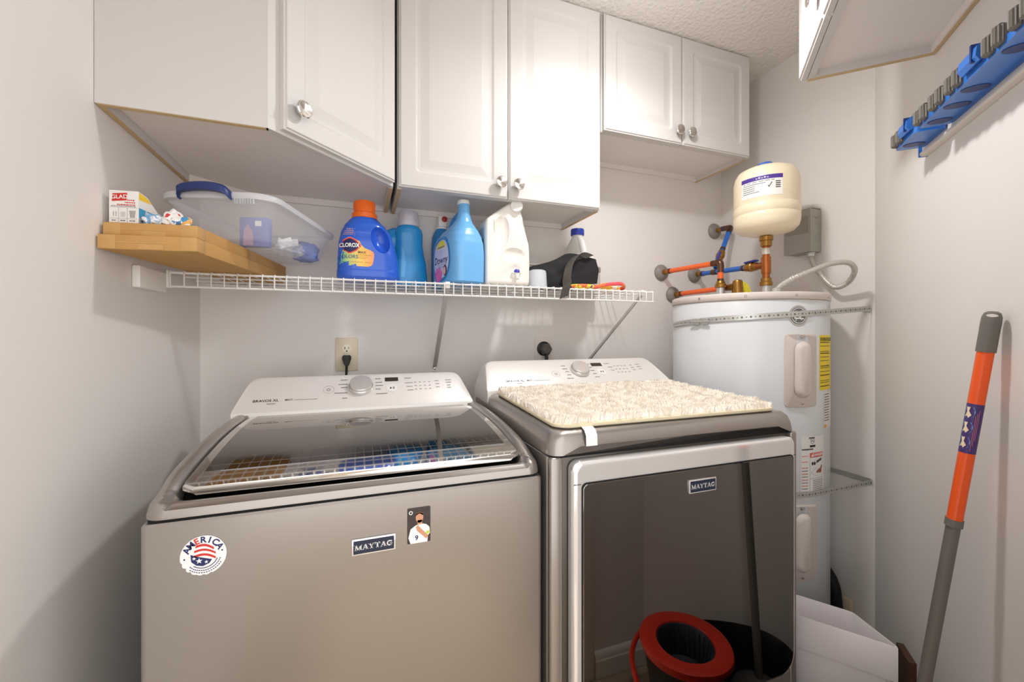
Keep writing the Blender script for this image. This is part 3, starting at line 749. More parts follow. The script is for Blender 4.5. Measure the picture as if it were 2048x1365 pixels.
# ================================================================ things on the wire shelf
CARD = mat('cardboard', (196, 152, 92), .85, var=.09, vs=26, bump=.15, bs=220)
TAPE = mat('packing tape', (202, 160, 100), .25, var=.06, vs=40)
ry = R(-9)
def flatbox(label, org, w, l, h):
    t = thing('cardboard_box', label, 'box', org, ry, 'flat cardboard boxes on the shelf')
    part('carton', box(0, w, 0, l, 0, h, .0025, 2), CARD, t, world=False)
    part('tape_strip', box(-.0006, w + .0006, -.0006, .0002, h * .46, h * .54), TAPE, t, world=False)
    for a, b in ((-.0008, .030), (w - .030, w + .0008)):
        part('tape_strip', box(a, b, -.0008, .034, .0012, h - .0014, .0006), TAPE, t, world=False)
    part('tape_strip', box(w * .40, w * .66, -.0009, .0002, .0015, h * .42), TAPE, t, world=False)
    part('tape_strip', box(w - .0006, w + .0007, .25, .31, .001, h - .0012), mat('brown tape', (184, 142, 82), .3), t, world=False)
    return t
flatbox('lower flat cardboard box sticking out over the left end of the shelf', (-.4955, 1.074, SZ + .0004), .176, .55, .0305)
flatbox('upper flat cardboard box, carrying the torn trash bag carton', (-.4930, 1.088, SZ + .0315), .170, .555, .0275)
bt = SZ + .0597
# torn carton of bags
CTN = mat('white carton', (238, 236, 232), .5)
t = thing('bag_carton', 'torn open white trash bag carton at the left end of the shelf', 'box', (-.4885, 1.098, bt), R(-7))
cw, cl, ch = .052, .098, .068
part('carton', prism([V(0, 0, 0), V(0, cl, 0), V(0, cl, .024), V(0, .062, .044), V(0, .030, ch - .004), V(0, 0, ch)], (cw, 0, 0)), CTN, t, world=False)
ff = plane_fn((0, 0, 0), (1, 0, 0), (0, 0, 1)); F = lambda u, v, k=0: WM[t] @ ff(u, v, k)
logo = poly2d([(.005, .045), (.031, .048), (.032, .064), (.006, .061)], 1)
decal('logo_field', logo, F, REDI, t)
decal('logo_letters', shift(text2d('GLAD', .0112, .02), .0185, .0545, .08), lift(F, .0004), INKW, t)
decal('red_print', join2d(bars([(.032, .045, .0485, .0022), (.028, .046, .0435, .0022), (.014, .046, .0385, .0022)])), F, REDI, t)
decal('panel_lines', join2d(rect2d(.002, .050, .0330, .0334), rect2d(.002, .050, .0095, .0099), rect2d(.0165, .0169, .001, .033), rect2d(.032, .0324, .001, .033), bars([(.005, .012, .0055, .002), (.020, .029, .0055, .002), (.036, .047, .0055, .002), (.004, .047, .0355, .0012)])), F, INKG, t)
decal('can_pictures', join2d(rect2d(.007, .0085, .014, .024), rect2d(.0115, .013, .014, .024), poly2d([(.0355, .027), (.047, .027), (.0455, .012), (.037, .012)], 1)), F, mat('picture grey', (170, 168, 164), .6), t)
decal('can_picture', poly2d([(.020, .024), (.029, .024), (.0285, .013), (.0205, .013)], 1), F, mat('picture pale', (206, 204, 204), .6), t)
fs_ = plane_fn((cw, 0, 0), (0, 1, 0), (0, 0, 1)); FS = lambda u, v, k=0: WM[t] @ fs_(u, v, k)
decal('yellow_field', poly2d([(.001, .066), (.029, .062), (.045, .053), (.001, .051)], 1), FS, mat('printed yellow', (244, 206, 62), .45), t)
decal('blue_field', poly2d([(.001, .034), (.066, .034), (.074, .014), (.001, .014)], 1), FS, BLUEI, t)
decal('script', join2d(shift(text2d('Beach', .014, .01, shear=.3), .036, .028), shift(text2d('Bre', .014, .01, shear=.3), .050, .0185)), lift(FS, .0004), INKW, t)
decal('side_print', bars([(.006, .050, .008, .003), (.004, .060, .003, .002)]), FS, INKG, t)
def crumple(name, label, c, r, m, seed, ns=30, amp=.35, cat='wrapper', group=None):
    bm = bmesh.new(); bmesh.ops.create_icosphere(bm, subdivisions=4, radius=1)
    for v in bm.verts:
        d = 1 + amp * pnoise(v.co * 2.3 + V(seed, 0, 0)) + amp * .5 * abs(pnoise(v.co * 5 + V(0, seed, 0)))
        v.co = V(v.co.x * r[0] * d, v.co.y * r[1] * d, v.co.z * r[2] * d)
    zm = min(v.co.z for v in bm.verts)
    for v in bm.verts:
        if v.co.z < zm * .6: v.co.z = zm * .6 + (v.co.z - zm * .6) * .1
    zm = min(v.co.z for v in bm.verts)
    bmesh.ops.translate(bm, verts=bm.verts, vec=(c[0], c[1], c[2] - zm))
    return solo(name, bm, m, label, cat, c, group, ang=25)
def blotch(name, cols, scale, rough=.4, alpha=1, kind='noise', sharp=True):
    m = bpy.data.materials.new(name); m.use_nodes = True; nt = m.node_tree; p = nt.nodes['Principled BSDF']
    tc = nt.nodes.new('ShaderNodeTexCoord'); no = nt.nodes.new('ShaderNodeTexNoise' if kind == 'noise' else 'ShaderNodeTexVoronoi'); no.inputs['Scale'].default_value = scale
    nt.links.new(tc.outputs['Object'], no.inputs['Vector'])
    cr = nt.nodes.new('ShaderNodeValToRGB'); cr.color_ramp.interpolation = 'CONSTANT' if sharp else 'LINEAR'
    e = cr.color_ramp.elements
    for i, (pos, c) in enumerate(cols):
        el = e[i] if i < 2 else e.new(pos)
        el.position = pos; el.color = L3(c)
    nt.links.new(no.outputs[0], cr.inputs[0]); nt.links.new(cr.outputs[0], p.inputs['Base Color'])
    p.inputs['Roughness'].default_value = rough; p.inputs['Alpha'].default_value = alpha
    return m
crumple('crumpled_wrapper', 'crumpled blue and white plastic wrapper beside the torn carton', (-.4120, 1.098, bt), (.018, .016, .014), blotch('wrapper blue', [(0, (120, 172, 214)), (.47, (236, 236, 238)), (.6, (196, 214, 232))], 60), 1, cat='wrapper')
crumple('crumpled_wrapper', 'crumpled white plastic wrapper with red print on the upper box', (-.3800, 1.100, bt), (.018, .018, .020), blotch('wrapper red', [(0, (210, 62, 56)), (.40, (240, 238, 236)), (.62, (90, 140, 190))], 55), 5, cat='wrapper')
t = solo('small_packet', box(-.3655, -.3475, 1.092, 1.112, bt, bt + .023, .003), blotch('packet print', [(0, (70, 150, 200)), (.45, (238, 178, 84)), (.55, (240, 238, 236))], 40), 'small blue and orange packet at the end of the wrappers', 'packet', (-.356, 1.10, bt))

# clear storage bin
CLEAR = mat('clear plastic', (232, 236, 244), .2, spec=.5, var=.02, alpha=.27)
RIM = mat('clear plastic rim', (228, 230, 236), .3, alpha=.62)
bin_ = thing('storage_bin', 'clear plastic storage bin with a blue handle on the cardboard boxes', 'bin', (-.265, 1.385, bt + .0004), R(-16))
def br(w_, l_, z, r_): return [V(x, y, z) for x, y in rr(-w_, w_, -l_, l_, r_, 8)]
part('bin_body', loft([br(.086, .178, .006, .03), br(.090, .182, 0, .03), br(.096, .188, .004, .034), br(.104, .196, .03, .038), br(.124, .214, .100, .05), br(.128, .217, .118, .052)], cap0=False, cap1=False) if False else
     loft([br(.094, .184, 0.0, .03), br(.098, .188, .004, .034), br(.106, .197, .03, .038), br(.124, .216, .086, .05), br(.128, .220, .100, .052)], cap0=True, cap1=False), CLEAR, bin_, world=False, ang=60)
part('bin_rim', loft([br(.128, .220, .088, .052), br(.136, .227, .090, .056), br(.138, .229, .100, .058), br(.134, .226, .105, .056), br(.127, .219, .102, .052)], False, False), RIM, bin_, world=False, ang=60)
HB = mat('navy blue handle', (36, 54, 112), .4)
hp = spline([(-.072, -.227, .094), (-.066, -.235, .106), (-.03, -.243, .110), (.005, -.244, .110), (.034, -.239, .105), (.044, -.230, .094)], 6)
part('handle', loft([[p + V(x, 0, 0) * 0 + V(0, y, z) for x, y, z in ((0, -.010, -.008), (0, -.011, .006), (0, -.004, .011), (0, .006, .009), (0, .009, -.004), (0, .0, -.010))] for p in hp]), HB, bin_, world=False, ang=50, label='blue plastic handle')
for i in range(8):
    part('rim_rib', box(.050 + .006 * i, .0515 + .006 * i, -.2275, -.221, .078, .090), RIM, bin_, world=False)
# things inside the bin
PK = mat('lavender wrapper', (128, 134, 196), .35, var=.12, vs=30)
t = thing('blue_package', 'blue package standing inside the clear storage bin', 'package', (-.262, 1.300, bt + .003), R(-12))
part('wrapper', box(-.040, .034, -.012, .012, .001, .080, .004), PK, t, world=False)
decal('wrapper_print', rect2d(-.012, .004, .056, .070), lambda u, v: WM[t] @ V(u + .012, -.0125, v), INKW, t)
decal('wrapper_figure', poly2d([(-.030, .004), (-.004, .004), (-.006, .040), (-.018, .062), (-.028, .044)], 1), lambda u, v: WM[t] @ V(u, -.0125, v), mat('printed pinkish', (190, 160, 190), .5), t)
t = solo('clear_bag', (lambda b: b)(bmesh.new()), None, 'crumpled clear bag of small white parts inside the storage bin', 'bag', (-.19, 1.40, bt + .003)) if False else None
crumple('clear_bag', 'crumpled clear bag inside the storage bin', (-.205, 1.395, bt + .004), (.042, .062, .020), mat('clear film', (236, 240, 248), .12, alpha=.35, var=.1, vs=50), 11, amp=.5, cat='bag')
for i, (x, y, z, a, w_, l_) in enumerate(((-.200, 1.345, .030, 30, .020, .012), (-.188, 1.370, .036, -20, .018, .010), (-.215, 1.400, .040, 60, .022, .008))):
    b = box(-w_, w_, -.0015, .0015, -l_, l_, .001); b.transform(Matrix.Translation((x, y, bt + z)) @ Matrix.Rotation(R(a), 4, 'Z') @ Matrix.Rotation(R(-25 + 20 * i), 4, 'Y'))
    solo('white_plate', b, INKW, ('small white plastic plate lying lowest and nearest in the clear bag', 'small white plastic plate in the middle of the clear bag', 'long white plastic plate lying rearmost in the clear bag')[i], 'plate', (x, y, bt + z))
crumple('cloth_bundle', 'blue bundle at the back of the clear storage bin', (-.165, 1.50, bt + .004), (.036, .040, .034), mat('blue cloth', (92, 116, 190), .8, var=.2, vs=40), 21, cat='bundle')

# ---- bottles
def body_loft(tab, e0=2.6, n=44, steps=46, z0=0, hz=None):
    zs = sorted(set([r_[0] for r_ in tab] + [tab[0][0] + (tab[-1][0] - tab[0][0]) * i / steps for i in range(steps + 1)]))
    rings = []
    for z in zs:
        cx, cy, a, b, e = interp(tab, z)
        rings.append([V(x, y, z) for x, y in sell(cx, cy, a, b, e, n)])
    return loft(rings)
def ellipsoid(c, r, rot=None, n=28):
    bm = bmesh.new(); bmesh.ops.create_uvsphere(bm, u_segments=n, v_segments=n // 2, radius=1)
    m = Matrix.Diagonal((*r, 1)); m = Matrix.Translation(c) @ (rot.to_4x4() if rot is not None else Matrix.Identity(4)) @ m
    bm.transform(m); return bm
def grad(name, axis, stops, a, b, rough=.3):
    """label print that runs through several inks along an axis of the object"""
    m = bpy.data.materials.new(name); m.use_nodes = True; nt = m.node_tree; p = nt.nodes['Principled BSDF']
    tc = nt.nodes.new('ShaderNodeTexCoord'); sp = nt.nodes.new('ShaderNodeSeparateXYZ'); nt.links.new(tc.outputs['Object'], sp.inputs[0])
    mr = nt.nodes.new('ShaderNodeMapRange'); mr.inputs[1].default_value = a; mr.inputs[2].default_value = b; nt.links.new(sp.outputs[axis], mr.inputs[0])
    cr = nt.nodes.new('ShaderNodeValToRGB'); e = cr.color_ramp.elements
    for i, (pos, c) in enumerate(stops):
        el = e[i] if i < 2 else e.new(pos)
        el.position = pos; el.color = L3(c)
    nt.links.new(mr.outputs[0], cr.inputs[0]); nt.links.new(cr.outputs[0], p.inputs['Base Color']); p.inputs['Roughness'].default_value = rough
    return m
# 1 blue stain remover jug with orange cap
t = thing('detergent_jug', 'royal blue detergent jug with an orange cap on the wire shelf', 'bottle', (.026, 1.462, SZ + .0003), R(2))
JB = mat('royal blue plastic', (44, 96, 206), .22, var=.02, coat=.3)
tab = [(0, 0, 0, .086, .046, 3), (.004, 0, 0, .094, .053, 3), (.014, 0, 0, .0975, .0565, 3), (.030, 0, 0, .0972, .056, 3), (.036, 0, 0, .0958, .0548, 3), (.070, -.001, 0, .0940, .054, 3), (.120, -.004, 0, .0880, .052, 2.8), (.155, -.007, 0, .0790, .049, 2.6), (.180, -.010, 0, .0650, .045, 2.4), (.198, -.012, 0, .0490, .040, 2.2), (.208, -.012, 0, .0385, .037, 2), (.216, -.012, 0, .0350, .035, 2)]
bm = body_loft(tab)
bm = boolean(bm, ellipsoid((.036, -.056, .134), (.031, .040, .046), Matrix.Rotation(R(-14), 3, 'Y')))
fn = cast_fn(bm, (0, 0, 0), (1, 0, 0), (0, 0, 1)); FJ = lambda u, v, k=0, T=WM[t]: T @ fn(u, v, k)
part('bottle_body', bm, JB, t, world=False, ang=40)
OR = mat('orange plastic', (242, 112, 34), .3, var=.03)
cap = part('cap', lathe([(.0375, .206), (.0395, .208), (.0395, .222), (.0345, .226), (.0335, .232), (.0335, .258), (.0315, .2625), (.0280, .263), (.026, .258), (.001, .257)], (-.012, 0, 0), 40), OR, t, world=False, label='orange screw cap')
for i in range(26):
    a = 2 * math.pi * i / 26; part('cap_rib', cyl((-.012 + .0336 * math.cos(a), .0336 * math.sin(a), .234), (-.012 + .0336 * math.cos(a), .0336 * math.sin(a), .256), .0008, 5), OR, cap, world=False)
lab = [(-.086, .094), (-.092, .080), (-.0925, .058), (-.088, .049), (-.06, .045), (-.03, .043), (-.004, .043), (.006, .046), (.011, .054), (.014, .070), (.015, .084), (.012, .091), (.004, .096), (-.014, .102), (-.024, .112), (-.030, .124), (-.05, .130), (-.07, .124)]
decal('label', poly2d(lab, 7), FJ, grad('bottle label inks', 0, [(0, (64, 176, 170)), (.28, (196, 216, 130)), (.62, (250, 206, 92)), (1, (244, 148, 92))], -.092, .015), t, label='yellow and orange label')
dia = lambda s: poly2d([(-.058 + x * s, .109 + y * s) for x, y in ((-.034, .004), (-.020, .018), (-.004, .0265), (.004, .0265), (.020, .018), (.034, .003), (.034, -.003), (.020, -.018), (.002, -.0265), (-.004, -.0265), (-.020, -.018), (-.034, -.004))], 6)
decal('logo_edge', dia(1.0), lift(FJ, .0004), mat('printed salmon', (240, 132, 104), .3), t)
decal('logo_rim', dia(.90), lift(FJ, .0007), REDI, t)
decal('logo_field', dia(.80), lift(FJ, .0010), NAVY, t)
decal('logo_letters', join2d(shift(text2d('CLOROX', .0178, .035, sx=.80), -.060, .109), shift(text2d('2', .011, .03), -.0335, .109)), lift(FJ, .0014), INKW, t)
decal('label_text', shift(text2d('COLORS', .0155, .012), -.064, .0725), lift(FJ, .0005), mat('printed slate blue', (70, 92, 140), .4), t)
decal('label_text', shift(text2d('MAX', .0115, .022), -.022, .0875), lift(FJ, .0005), mat('printed brown', (120, 80, 60), .4), t)
decal('label_small_print', bars([(-.034, .006, .0795, .0026), (-.034, -.004, .0735, .0016), (-.034, -.010, .069, .0016), (-.056, -.018, .0565, .0018), (-.014, .004, .0565, .0026)]), lift(FJ, .0005), mat('printed ochre', (206, 156, 70), .4), t)
decal('label_small_print', bars([(-.082, -.066, .056, .003)]), lift(FJ, .0005), mat('printed teal', (40, 150, 160), .4), t)
decal('top_print', join2d(shift(text2d('3-in-1', .0085, .02), -.058, .1625), bars([(-.074, -.046, .156, .002), (-.076, -.046, .1505, .002), (-.078, -.048, .145, .002)]), rect2d(-.080, -.044, .1395, .1400), rect2d(-.0440, -.0435, .140, .166)), FJ, mat('printed peach', (236, 180, 130), .4), t)
# 2 blue bottle with a clear dosing cap
t = thing('fabric_softener_bottle', 'blue waisted bottle with a clear dosing cap behind the royal blue jug', 'bottle', (.166, 1.562, SZ + .0003), R(6))
B2 = mat('azure plastic', (34, 142, 208), .25, var=.02, coat=.3)
part('bottle_body', body_loft([(0, 0, 0, .058, .036, 3), (.006, 0, 0, .065, .041, 3), (.03, 0, 0, .0665, .042, 3), (.08, 0, 0, .0625, .041, 2.8), (.125, 0, 0, .0535, .038, 2.6), (.155, 0, 0, .0500, .037, 2.6), (.190, 0, 0, .0510, .037, 2.5), (.208, 0, 0, .0480, .036, 2.4), (.216, 0, 0, .0400, .034, 2.2), (.220, 0, 0, .034, .033, 2)]), B2, t, world=False)
part('handle_bulge', body_loft([(.06, -.066, .01, .020, .018, 2.2), (.12, -.062, .01, .034, .024, 2.2), (.17, -.056, .01, .036, .026, 2.2), (.200, -.052, .01, .026, .020, 2.2), (.212, -.05, .01, .006, .006, 2)]), B2, t, world=False)
k = part('pour_spout', lathe([(.030, .219), (.030, .236), (.022, .240), (.018, .262), (.010, .266), (.001, .266)], (0, 0, 0), 28), WHITEP, t, world=False)
part('dosing_cap', lathe([(.0385, .219), (.0395, .221), (.0385, .240), (.0340, .270), (.0320, .2745), (.001, .2750)], (0, 0, 0), 32, cap0=False), mat('frosted clear cap', (214, 210, 222), .2, alpha=.45), t, world=False, label='clear dosing cap')
decal('painted_side_gloss', poly2d([(-.030, .135), (-.022, .120), (-.018, .080), (-.022, .030), (-.034, .030), (-.032, .080)], 5), (lambda f_: (lambda u, v, T=WM[t]: T @ f_(u, v)))(cast_fn(body_loft([(0, 0, 0, .058, .036, 3), (.03, 0, 0, .0665, .042, 3), (.08, 0, 0, .0625, .041, 2.8), (.125, 0, 0, .0535, .038, 2.6), (.155, 0, 0, .05, .037, 2.6), (.2, 0, 0, .05, .037, 2.5)]), (0, 0, 0), (1, 0, 0), (0, 0, 1))), mat('azure painted gloss', (88, 176, 226), .25), t)  # painted gloss: a paler streak of the bottle's own blue
# 3 spray bottle behind
t = thing('spray_bottle', 'blue bottle with a white nozzle and red button behind the light blue jug', 'bottle', (.298, 1.617, SZ + .0003))
part('bottle_body', lathe([(.034, 0), (.0395, .005), (.040, .16), (.037, .200), (.030, .220), (.020, .235), (.018, .240)], (0, 0, 0), 32), mat('steel blue plastic', (52, 128, 186), .3), t, world=False)
k = part('nozzle', box(-.016, .016, -.024, .020, .2402, .283, .005), WHITEP, t, world=False)
part('nozzle_collar', lathe([(.021, .2302), (.021, .2400)], (0, 0, 0), 24), WHITEP, t, world=False)
part('button', lathe([(.0105, -.0242), (.0105, -.030), (.007, -.0325), (.0005, -.0335)], (.006, 0, .268), 24, axis='Y'), mat('dark red plastic', (168, 40, 34), .3), t, world=False, label='dark red button')
# 4 light blue softener jug
t = thing('softener_jug', 'light blue jug with a narrow neck, white cap and pink rose label', 'bottle', (.327, 1.460, SZ + .0003), R(14))
LB = mat('light blue plastic', (112, 180, 234), .3, var=.02, coat=.2)
tab = [(0, 0, 0.0, 0.0575, 0.0963, 4), (0.006, 0, 0.0, 0.065, 0.1042, 4), (0.1, 0, 0.0, 0.0661, 0.1053, 4), (0.135, 0, 0.0, 0.065, 0.1036, 3.8), (0.16, 0, -0.0022, 0.0609, 0.0974, 3.4), (0.182, 0, -0.0108, 0.0506, 0.0829, 3), (0.198, 0, -0.0238, 0.0389, 0.0616, 2.6), (0.212, 0, -0.0356, 0.0313, 0.0399, 2.3), (0.226, 0, -0.0432, 0.0254, 0.0284, 2.1), (0.25, 0, -0.0464, 0.0205, 0.0226, 2), (0.276, 0, -0.0464, 0.0185, 0.0194, 2)]
bm = body_loft(tab)
fx = cast_fn(bm, (0, 0, 0), (0, -1, 0), (0, 0, 1)); FX = lambda u, v, k=0, T=WM[t]: T @ fx(u, v, k)
part('bottle_body', bm, LB, t, world=False, ang=40)
part('handle', tube(spline([(0, -.030, .236), (0, -.006, .243), (0, .026, .232), (0, .054, .206), (0, .070, .165), (0, .072, .14)], 8), .0145, 14), mat('mid blue plastic', (66, 142, 208), .3), t, world=False)
cp = part('cap', lathe([(.0195, .2745), (.0215, .2755), (.0215, .287), (.0200, .2895), (.001, .2900)], (0, -.043, 0), 32), WHITEP, t, world=False, label='white screw cap')
ov = lambda s, cy=.084: [(s * .070 * math.copysign(abs(math.cos(a)) ** .8, math.cos(a)), cy + s * .082 * math.sin(a) * (1 if math.sin(a) > 0 else .90)) for a in [2 * math.pi * i / 36 for i in range(36)]]
decal('label_border', poly2d(ov(1.0), 7), FX, mat('label border blue', (58, 132, 196), .3), t)
decal('label', poly2d(ov(.86), 7), lift(FX, .0004), mat('label lilac', (212, 214, 240), .3), t, label='pale oval label with a rose')
decal('label_yellow', poly2d([(-.036, .124), (.028, .124), (.036, .132), (.026, .144), (.006, .152), (-.012, .151), (-.028, .142)], 4), lift(FX, .0008), mat('printed lemon', (238, 226, 60), .3), t)
decal('label_name', shift(text2d('Downy', .036, .008, shear=.15, sx=1.0), 0, .083), lift(FX, .0008), NAVY, t)
decal('label_mark', join2d(ring2d(0, .112, .0075, .0066), rect2d(-.03, .03, .0665, .0675), bars([(-.02, .024, .060, .002), (-.024, .030, .1285, .004)])), lift(FX, .0010), mat('printed indigo', (90, 90, 150), .3), t)
decal('rose', poly2d([(-.018 + .030 * math.cos(a) * (1 + .08 * math.sin(7 * a)), .034 + .025 * math.sin(a) * (1 + .08 * math.sin(7 * a))) for a in [2 * math.pi * i / 42 for i in range(42)]], 4), lift(FX, .0008), mat('printed rose pink', (230, 96, 176), .3), t)
decal('rose_petals', join2d(ring2d(-.018, .034, .020, .0185, 20, 260), ring2d(-.018, .034, .013, .0118, 160, 420), ring2d(-.018, .034, .0065, .0052, 60, 300)), lift(FX, .0011), mat('printed pale pink', (246, 190, 222), .3), t)
decal('portrait_hair', shift(ell2d(0, 0, .014, .019, 24, 3), .034, .046), lift(FX, .0008), mat('printed dark brown', (92, 50, 46), .3), t)
decal('portrait_face', shift(ell2d(0, 0, .009, .013, 20, 3), .031, .045), lift(FX, .0011), mat('printed peach skin', (240, 190, 170), .3), t)
# 5 white dispenser jug
t = thing('dispenser_jug', 'white dispenser jug with a slanted top cap and blue tap button', 'bottle', (.49, 1.47, SZ + .0003))
WJ = mat('white jug plastic', (238, 234, 226), .3, var=.015, coat=.15)
jz = SZ + .0003
prof = spline([(.413, 0, 0), (.4085, 0, .012), (.408, 0, .09), (.408, 0, .19), (.411, 0, .224), (.424, 0, .240), (.462, 0, .268), (.496, 0, .292), (.514, 0, .300), (.531, 0, .290), (.541, 0, .266), (.550, 0, .232), (.561, 0, .196), (.5705, 0, .150), (.5735, 0, .105), (.5735, 0, .06), (.572, 0, .012), (.566, 0, 0)], 3)
cx = .492
rings = []
for y, k in ((1.384, .90), (1.386, .95), (1.391, .985), (1.400, 1), (1.54, 1), (1.55, .985), (1.554, .95)):
    rings.append([V(cx + (p.x - cx) * k, y, jz + (.14 + (p.z - .14) * k if k < 1 else p.z)) for p in prof])
for r_ in rings:
    for p in r_: p.z = max(p.z, jz)
bm = loft(rings)
rotm = Matrix.Rotation(R(8), 3, 'Y')
bm = boolean(bm, ellipsoid((.462, 1.370, jz + .180), (.036, .030, .072), rotm))
bm = boolean(bm, ellipsoid((.512, 1.368, jz + .108), (.050, .028, .032)))
bm = boolean(bm, ellipsoid((.556, 1.384, jz + .190), (.012, .020, .050), Matrix.Rotation(R(-12), 3, 'Y')))
bm = boolean(bm, ellipsoid((.518, 1.377, jz + .044), (.032, .012, .036)))
part('jug_body', bm, WJ, t, ang=40)
d = V(-.26, -.95, .08).normalized()
part('cap', lathe([(.0185, -.022), (.0200, -.010), (.0222, -.006), (.0222, .008), (.0205, .0105), (.0005, .0110)], V(.519, 1.380, jz + .279), 36, rot=zto(d)), WHITEP, t, label='white slanted cap')
tp = part('tap', lathe([(.017, 1.398), (.017, 1.384), (.013, 1.381), (.001, 1.380)], (.519, 0, jz + .040), 28, axis='Y'), WHITEP, t)
part('tap_flange', box(.501, .537, 1.372, 1.3835, jz + .0425, jz + .0455, .001), WHITEP, tp)
part('tap_nozzle', lathe([(.0075, jz + .024), (.0090, jz + .042)], (.519, 1.374, 0), 20), WHITEP, tp)
part('tap_button', lathe([(.0105, jz + .0457), (.0100, jz + .052), (.007, jz + .056), (.0005, jz + .0575)], (.519, 1.376, 0), 24), mat('violet blue plastic', (70, 72, 176), .3), tp, label='blue tap button')
fl = plane_fn((.4079, 1.47, jz), (0, -1, 0), (0, 0, 1), .0006)
decal('side_label', poly2d([(-.065, .02), (.062, .02), (.062, .205), (-.065, .205)], 1), fl, mat('label cool grey', (176, 188, 204), .35), t, label='grey-blue side label')
decal('side_label_green', poly2d([(-.065, .140), (.062, .125), (.062, .165), (-.065, .175)], 1), lift(fl, .0004), mat('printed green', (92, 150, 130), .4), t)
decal('side_print', bars([(-.05, .05, .09, .006), (-.05, .04, .07, .004), (-.05, .05, .05, .004)]), lift(fl, .0004), INKG, t)
decal('lot_mark', rect2d(-.0006, .0006, -.024, .020), plane_fn((.438, 1.3838, jz + .205), (1, 0, 0), (0, 0, 1), .0012), mat('printed mauve', (176, 130, 140), .5), t)
# 6 bleach bottle
t = thing('bleach_bottle', 'white translucent bottle with a blue cap behind the black cloth bag', 'bottle', (.868, 1.572, SZ + .0003))
part('bottle_body', lathe([(.066, 0), (.0760, .005), (.0775, .02), (.0775, .110), (.0745, .130), (.066, .150), (.044, .198), (.030, .228), (.0245, .240), (.0235, .252)], (0, 0, 0), 44), mat('translucent bottle', (214, 214, 210), .3), t, world=False, ang=60)
part('bottle_sleeve', lathe([(.0780, .018), (.0782, .112), (.0752, .131), (.0672, .150), (.062, .160)], (0, 0, 0), 44, cap0=False, cap1=False), INKW, t, world=False, ang=60)
part('handle', tube(spline([(-.004, -.058, .150), (-.004, -.057, .172), (-.004, -.046, .200), (-.004, -.032, .222), (-.004, -.020, .235)], 6), .012, 14, rf=lambda s_: .0150 - .004 * s_), INKW, t, world=False)
part('cap', lathe([(.0275, .246), (.0285, .248), (.0285, .268), (.0268, .273), (.001, .2735)], (0, 0, 0), 32), mat('cobalt blue plastic', (44, 66, 170), .3), t, world=False, label='blue screw cap')
fl_ = lambda u, v, T=WM[t]: T @ V(.0786 * math.sin(u), -.0786 * math.cos(u), v)
decal('label_blue', join2d(rect2d(R(18), R(50), .075, .098, 6, 1)), fl_, mat('printed violet', (110, 104, 190), .4), t)
decal('label_print', join2d(*[rect2d(R(22), R(48), y, y + .004, 6, 1) for y in (.03, .045, .06)]), fl_, mat('printed pale violet', (150, 146, 206), .4), t)
# 7 black cloth bag with strap
CLOTH = mat('black cloth', (26, 25, 26), .75, var=.25, vs=60, bump=.3, bs=300)
t = thing('cloth_bag', 'black cloth bag with a dark grey strap slumped on the right of the shelf', 'bag', (.72, 1.46, SZ + .0003))
def sheet(rows, th=.004, n=18, m=12, amp=.004, seed=0):
    pts = []
    for j in range(m + 1):
        v = j / m * (len(rows) - 1); a = int(min(v, len(rows) - 2)); fv = v - a; row = []
        ra, rb = spline(rows[a], n // (len(rows[a]) - 1)), spline(rows[a + 1], n // (len(rows[a + 1]) - 1))
        for p, q in zip(ra, rb):
            w_ = p.lerp(q, fv); k = amp * math.sin(math.pi * j / m)
            w_ = w_ + V(0, k * pnoise(w_ * 22 + V(seed, 0, 0)), k * pnoise(w_ * 22 + V(0, seed, 3)))
            row.append(w_)
        pts.append(row)
    bm = bmesh.new(); vs = [[bm.verts.new(p) for p in r_] for r_ in pts]
    for a, b in zip(vs, vs[1:]):
        for i in range(len(a) - 1): bm.faces.new((a[i], a[i + 1], b[i + 1], b[i]))
    bmesh.ops.recalc_face_normals(bm, faces=bm.faces)
    g = bmesh.ops.solidify(bm, geom=bm.faces[:], thickness=th)
    return bm
zb = SZ + .004
part('bag_front', sheet([[(.612, 1.486, zb + .082), (.70, 1.462, zb + .108), (.765, 1.448, zb + .138), (.868, 1.428, zb + .118)], [(.614, 1.480, zb + .045), (.70, 1.452, zb + .06), (.78, 1.440, zb + .07), (.880, 1.425, zb + .075)], [(.616, 1.476, zb + .004), (.70, 1.446, zb + .002), (.78, 1.440, zb + .012), (.872, 1.425, zb + .022)]], amp=.010), CLOTH, t)
part('bag_back', sheet([[(.612, 1.492, zb + .080), (.70, 1.468, zb + .106), (.765, 1.454, zb + .136), (.868, 1.434, zb + .116)], [(.612, 1.500, zb + .04), (.70, 1.495, zb + .05), (.78, 1.490, zb + .06), (.870, 1.470, zb + .06)], [(.615, 1.500, zb), (.70, 1.500, zb), (.78, 1.495, zb), (.868, 1.480, zb)]], amp=.008, seed=4), CLOTH, t)
part('bag_base', sheet([[(.662, 1.372, zb + .0015), (.68, 1.372, zb + .0015), (.71, 1.374, zb + .0015), (.735, 1.376, zb + .0015)], [(.662, 1.46, zb + .0015), (.69, 1.46, zb + .0015), (.72, 1.46, zb + .0015), (.75, 1.46, zb + .0015)]], amp=0), CLOTH, t)
sp = spline([(.838, 1.420, zb + .124), (.792, 1.420, zb + .132), (.748, 1.412, zb + .092), (.722, 1.388, zb + .035), (.706, 1.357, zb + .006), (.698, 1.3535, zb - .020), (.692, 1.3535, zb - .042)], 7)
STRAP = mat('dark grey webbing', (68, 62, 58), .8, var=.1, vs=200)
part('strap', loft([[p + V(-.016, .002, -.007), p + V(.016, -.002, .007), p + V(.016, -.0045, .007), p + V(-.016, -.0005, -.007)] for p in sp]), STRAP, t, ang=60, label='dark grey webbing strap')
